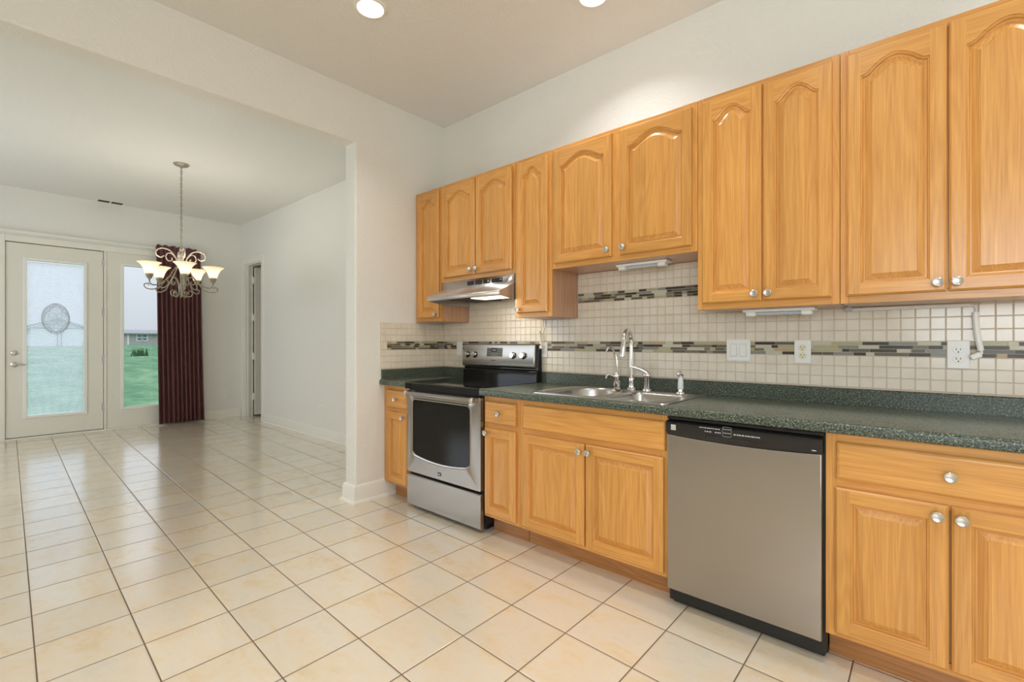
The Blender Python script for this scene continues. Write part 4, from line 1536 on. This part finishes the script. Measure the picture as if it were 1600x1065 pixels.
marks(W0 + 0.150, W0 + 0.235, 0.837, 0.0035)
marks(W0 + 0.172, W0 + 0.200, 0.822, 0.004)
marks(W0 + 0.215, W0 + 0.235, 0.822, 0.004)
marks(W0 + 0.290, W0 + 0.385, 0.822, 0.0045)
bt = MB()
for a, b in ((0.0, 0.014), (0.016, 0.030), (0.032, 0.040)):
    bt.tube([(W0 + 0.248, yc - 0.0005, 0.811 + a), (W0 + 0.279, yc - 0.0005, 0.811 + a), (W0 + 0.283, yc - 0.0005, 0.811 + (a + b) / 2), (W0 + 0.279, yc - 0.0005, 0.811 + b), (W0 + 0.248, yc - 0.0005, 0.811 + b), (W0 + 0.244, yc - 0.0005, 0.811 + (a + b) / 2)], 0.0006, 4, closed=True)
bt.build('button_outline', 'plastic_grey', cpo, smooth=False)
MB().box(W1 - 0.034, W1 - 0.020, yc - 0.0008, yc + 0.001, 0.800, 0.803).build('model_mark', 'mark', cpo, smooth=False)

# ------------------------------------------------------------------ range hood
H0, H1 = 0.345, 1.098
hood = thing('range_hood', ((H0 + H1) / 2, -0.24, 1.5), 'stainless range hood under the short cabinet above the range', 'range hood')
mb = MB()
fasc = [(-0.012, 1.674), (-0.308, 1.674), (-0.308, 1.614), (-0.452, 1.552), (-0.458, 1.546), (-0.458, 1.521), (-0.446, 1.517)]
# outer skin as a thin shell: top sheet, front, lip and two sides
sk2 = fasc
vs = [(H0, y, z) for y, z in sk2] + [(H1, y, z) for y, z in sk2]
n = len(sk2)
mb.add(vs, [(i, i + 1, n + i + 1, n + i) for i in range(n - 1)])
hs = mb.build('canopy', 'steel_hood', hood, angle=25)
so = hs.modifiers.new('thickness', 'SOLIDIFY'); so.thickness = 0.002
sd_ = MB()
poly = [(-0.012, 1.672), (-0.306, 1.672), (-0.306, 1.612), (-0.454, 1.549), (-0.456, 1.519), (-0.30, 1.497), (-0.012, 1.497)]
sd_.prism(poly, H0 + 0.0002, H0 + 0.003, 'x').build('side_panel', 'steel_hood', hood, smooth=False)
MB().prism(poly, H1 - 0.003, H1 - 0.0002, 'x').build('side_panel', 'steel_hood', hood, smooth=False)
un = MB().box(H0 + 0.003, H1 - 0.003, -0.450, -0.014, 1.536, 1.540)
un.build('underside', simple('hood_liner', (0.20, 0.20, 0.19), 0.35, 0.8), hood, smooth=False)
fl = MB().box(H0 + 0.16, H0 + 0.44, -0.40, -0.10, 1.520, 1.536)
for q in range(9):
    fl.box(H0 + 0.17 + q * 0.03, H0 + 0.18 + q * 0.03, -0.395, -0.105, 1.518, 1.521)
fl.build('filter', simple('grease_filter', (0.12, 0.12, 0.12), 0.4, 0.8), hood, smooth=False)
MB().box(H1 - 0.30, H1 - 0.02, -0.435, -0.29, 1.512, 1.536).build('lamp_lens', 'hood_lens', hood, smooth=False, bevel=0.006)
gr_ = MB()
for q, gx in enumerate((0.632, 0.716)):
    for s in range(7):
        gr_.box(gx + s * 0.0105, gx + 0.008 + s * 0.0105, -0.3095, -0.306, 1.632, 1.660)
gr_.build('vent_grille', 'slot', hood, smooth=False)
sw_ = MB().box(0.800, 0.866, -0.3095, -0.306, 1.632, 1.660, 0).box(0.845, 0.857, -0.3115, -0.308, 1.638, 1.654, 1)
sw_.build('rocker_switch', ['slot', 'plastic_grey'], hood, smooth=False)
sw_ = MB().box(0.885, 0.990, -0.3100, -0.306, 1.632, 1.660, 0).box(0.965, 0.984, -0.3108, -0.308, 1.645, 1.651, 1)
sw_.build('control_label', ['slot', 'mark'], hood, smooth=False)
area_light('hood_lamp_light', (H1 - 0.16, -0.36, 1.508), (0, 0.15, -1), 0.22, 0.12, 2.2, (1.0, 0.84, 0.58))

# ------------------------------------------------------------------ under-cabinet lights


def strip_light(x0, x1, ztop, label):
    r = thing('strip_light', ((x0 + x1) / 2, -0.16, ztop), label, 'under-cabinet light', 'white strip lights under the wall cabinets')
    MB().box(x0, x1, -0.205, -0.120, ztop - 0.016, ztop - 0.0005).build('housing', 'plastic_white', r, bevel=0.004)
    for a, b in ((x0 + 0.012, x0 + 0.058), (x1 - 0.058, x1 - 0.012)):
        MB().box(a, b, -0.200, -0.150, ztop - 0.036, ztop - 0.014).build('end_cap', 'plastic_white', r, bevel=0.008, seg=3)
    MB().lathe([(0.0, 0), (0.009, 0), (0.009, x1 - x0 - 0.10), (0.0, x1 - x0 - 0.10)], (x0 + 0.05, -0.176, ztop - 0.024), (1, 0, 0), 14).build('tube', 'plastic_grey', r)
    return r


strip_light(1.812, 2.128, 1.672, 'white strip light under the short cabinet above the sink')
strip_light(2.520, 2.828, 1.372, 'white strip light under the tall cabinet right of the sink')

# ------------------------------------------------------------------ plates


def plate(name, label, cat, x0, x1, z0, z1, kind, mat='plastic_white', group=None, wall='y', at=YT):
    """kind: 'rocker2' | 'duplex' | 'blank'; wall 'y' faces -y on plane at; wall 'x' faces +x"""
    r_loc = ((x0 + x1) / 2, at, (z0 + z1) / 2) if wall == 'y' else (at, (x0 + x1) / 2, (z0 + z1) / 2)
    r = thing(name, r_loc, label, cat, group)

    def bx(mb, a, b, d0, d1, za, zb, m=0):
        if wall == 'y':
            mb.box(a, b, at - d1, at - d0, za, zb, m)
        else:
            mb.box(at + d0, at + d1, a, b, za, zb, m)
        return mb
    bx(MB(), x0, x1, 0, 0.006, z0, z1).build('cover_plate', mat, r, bevel=0.003)
    xm, zm = (x0 + x1) / 2, (z0 + z1) / 2
    if kind == 'rocker2':
        for cx in (xm - 0.0235, xm + 0.0235):
            k = bx(MB(), cx - 0.017, cx + 0.017, 0.004, 0.0066, zm - 0.034, zm + 0.034).build('rocker_frame', 'plastic_grey', r, smooth=False)
            bx(MB(), cx - 0.0155, cx + 0.0155, 0.006, 0.009, zm - 0.032, zm + 0.032).build('rocker', mat, k, bevel=0.002)
    elif kind == 'rocker1':
        bx(MB(), xm - 0.0165, xm + 0.0165, 0.005, 0.008, zm - 0.033, zm + 0.033).build('rocker', mat, r, bevel=0.002)
    elif kind.startswith('duplex'):
        sm = 'plastic_ivory' if kind.endswith('ivory') else mat
        for dz in (-0.0195, 0.0195):
            if wall == 'y':
                s = MB().lathe([(0.0, 0.0085), (0.0165, 0.0085), (0.0172, 0.007), (0.0172, 0.004), (0.0, 0.004)], (xm, at, zm + dz), (0, -1, 0), 24)
            else:
                s = MB().lathe([(0.0, 0.0085), (0.0165, 0.0085), (0.0172, 0.007), (0.0172, 0.004), (0.0, 0.004)], (at, xm, zm + dz), (1, 0, 0), 24)
            so_ = s.build('socket', sm, r)
            sl_ = MB()
            for ox, hh in ((-0.0065, 0.0045), (0.0065, 0.0037)):
                bx(sl_, xm + ox - 0.0011, xm + ox + 0.0011, 0.007, 0.0089, zm + dz - hh + 0.003, zm + dz + hh + 0.003)
            bx(sl_, xm - 0.0022, xm + 0.0022, 0.007, 0.0089, zm + dz - 0.011, zm + dz - 0.0065)
            sl_.build('slot', 'slot', so_, smooth=False)
    return r


plate('light_switch', 'white double rocker switch on the tile above the dishwasher', 'light switch', 2.387, 2.508, 1.106, 1.224, 'rocker2')
plate('wall_outlet', 'white outlet with ivory sockets on the tile, right of the double switch', 'outlet', 2.711, 2.783, 1.103, 1.220, 'duplex_ivory', group='outlets on the tile')
plate('wall_outlet', 'white outlet on the tile beside the dangling white cord, rightmost of all', 'outlet', 3.275, 3.346, 1.098, 1.217, 'duplex', group='outlets on the tile')
plate('switch_plate', 'white single switch plate on the tile left of the range back', 'switch plate', 0.186, 0.258, 1.094, 1.211, 'rocker1')
plate('wall_outlet', 'white outlet with a white plug in it, right of the range back', 'outlet', 1.086, 1.158, 1.096, 1.208, 'duplex', group='outlets on the tile')
plate('wall_outlet', 'white outlet low on the dining room right wall above the baseboard', 'outlet', -2.523, -2.451, 0.305, 0.424, 'duplex', group='outlets in the dining room', at=RY)
plate('wall_outlet', 'white outlet low on the far wall right of the burgundy curtain', 'outlet', -0.186, -0.114, 0.312, 0.428, 'duplex', group='outlets in the dining room', wall='x', at=BX)

# cords
c1 = thing('power_cord', (3.2, -0.03, 1.15), 'white folded cord under the rightmost wall cabinet hanging to a loose plug', 'power cord')
cc = MB()
cc.tube([(2.945, -0.030, 1.361), (3.10, -0.030, 1.362), (3.25, -0.030, 1.363), (3.345, -0.030, 1.363)], 0.0085, 8)
cc.tube(spline([(3.345, -0.030, 1.363), (3.359, -0.030, 1.358), (3.363, -0.030, 1.342), (3.362, -0.030, 1.325)], 5), 0.0045, 8)
cc.tube(spline([(3.361, -0.029, 1.333), (3.363, -0.028, 1.28), (3.368, -0.027, 1.23), (3.377, -0.026, 1.175)], 5), 0.0105, 10)
cc.tube(spline([(3.377, -0.026, 1.178), (3.379, -0.027, 1.165), (3.372, -0.028, 1.157), (3.366, -0.028, 1.155)], 5), 0.0045, 8)
cc.build('cable', 'plastic_white', c1)
pg = MB()
pg.box(-0.018, 0.018, -0.012, 0.012, -0.012, 0.012)
pgo = pg.build('plug', 'plastic_white', c1, bevel=0.005)
pgo.location = Vector((3.362, -0.028, 1.153)) - WL[c1.name]
pgo.rotation_euler = (0, math.radians(-28), 0)
MB().box(2.925, 2.95, -0.045, -0.012, 1.352, 1.3715).build('cable_clip', 'plastic_grey', c1, smooth=False)
c2 = thing('power_cord', (1.10, -0.03, 1.16), 'thin white cord dropping from the narrow cabinet to the plug right of the range back', 'power cord')
cc = MB()
cc.tube(spline([(1.125, -0.026, 1.370), (1.128, -0.026, 1.33), (1.110, -0.030, 1.29), (1.102, -0.034, 1.27)], 6), 0.0035, 8)
cc.tube(spline([(1.102, -0.034, 1.285), (1.108, -0.034, 1.25), (1.118, -0.036, 1.21), (1.122, -0.038, 1.19)], 6), 0.0075, 8)
cc.tube(spline([(1.122, -0.038, 1.192), (1.126, -0.044, 1.180), (1.124, -0.048, 1.174)], 6), 0.0035, 8)
cc.build('cable', 'plastic_ivory', c2)
MB().box(1.110, 1.134, -0.050, -0.0195, 1.159, 1.184).build('plug', 'plastic_white', c2, bevel=0.004)
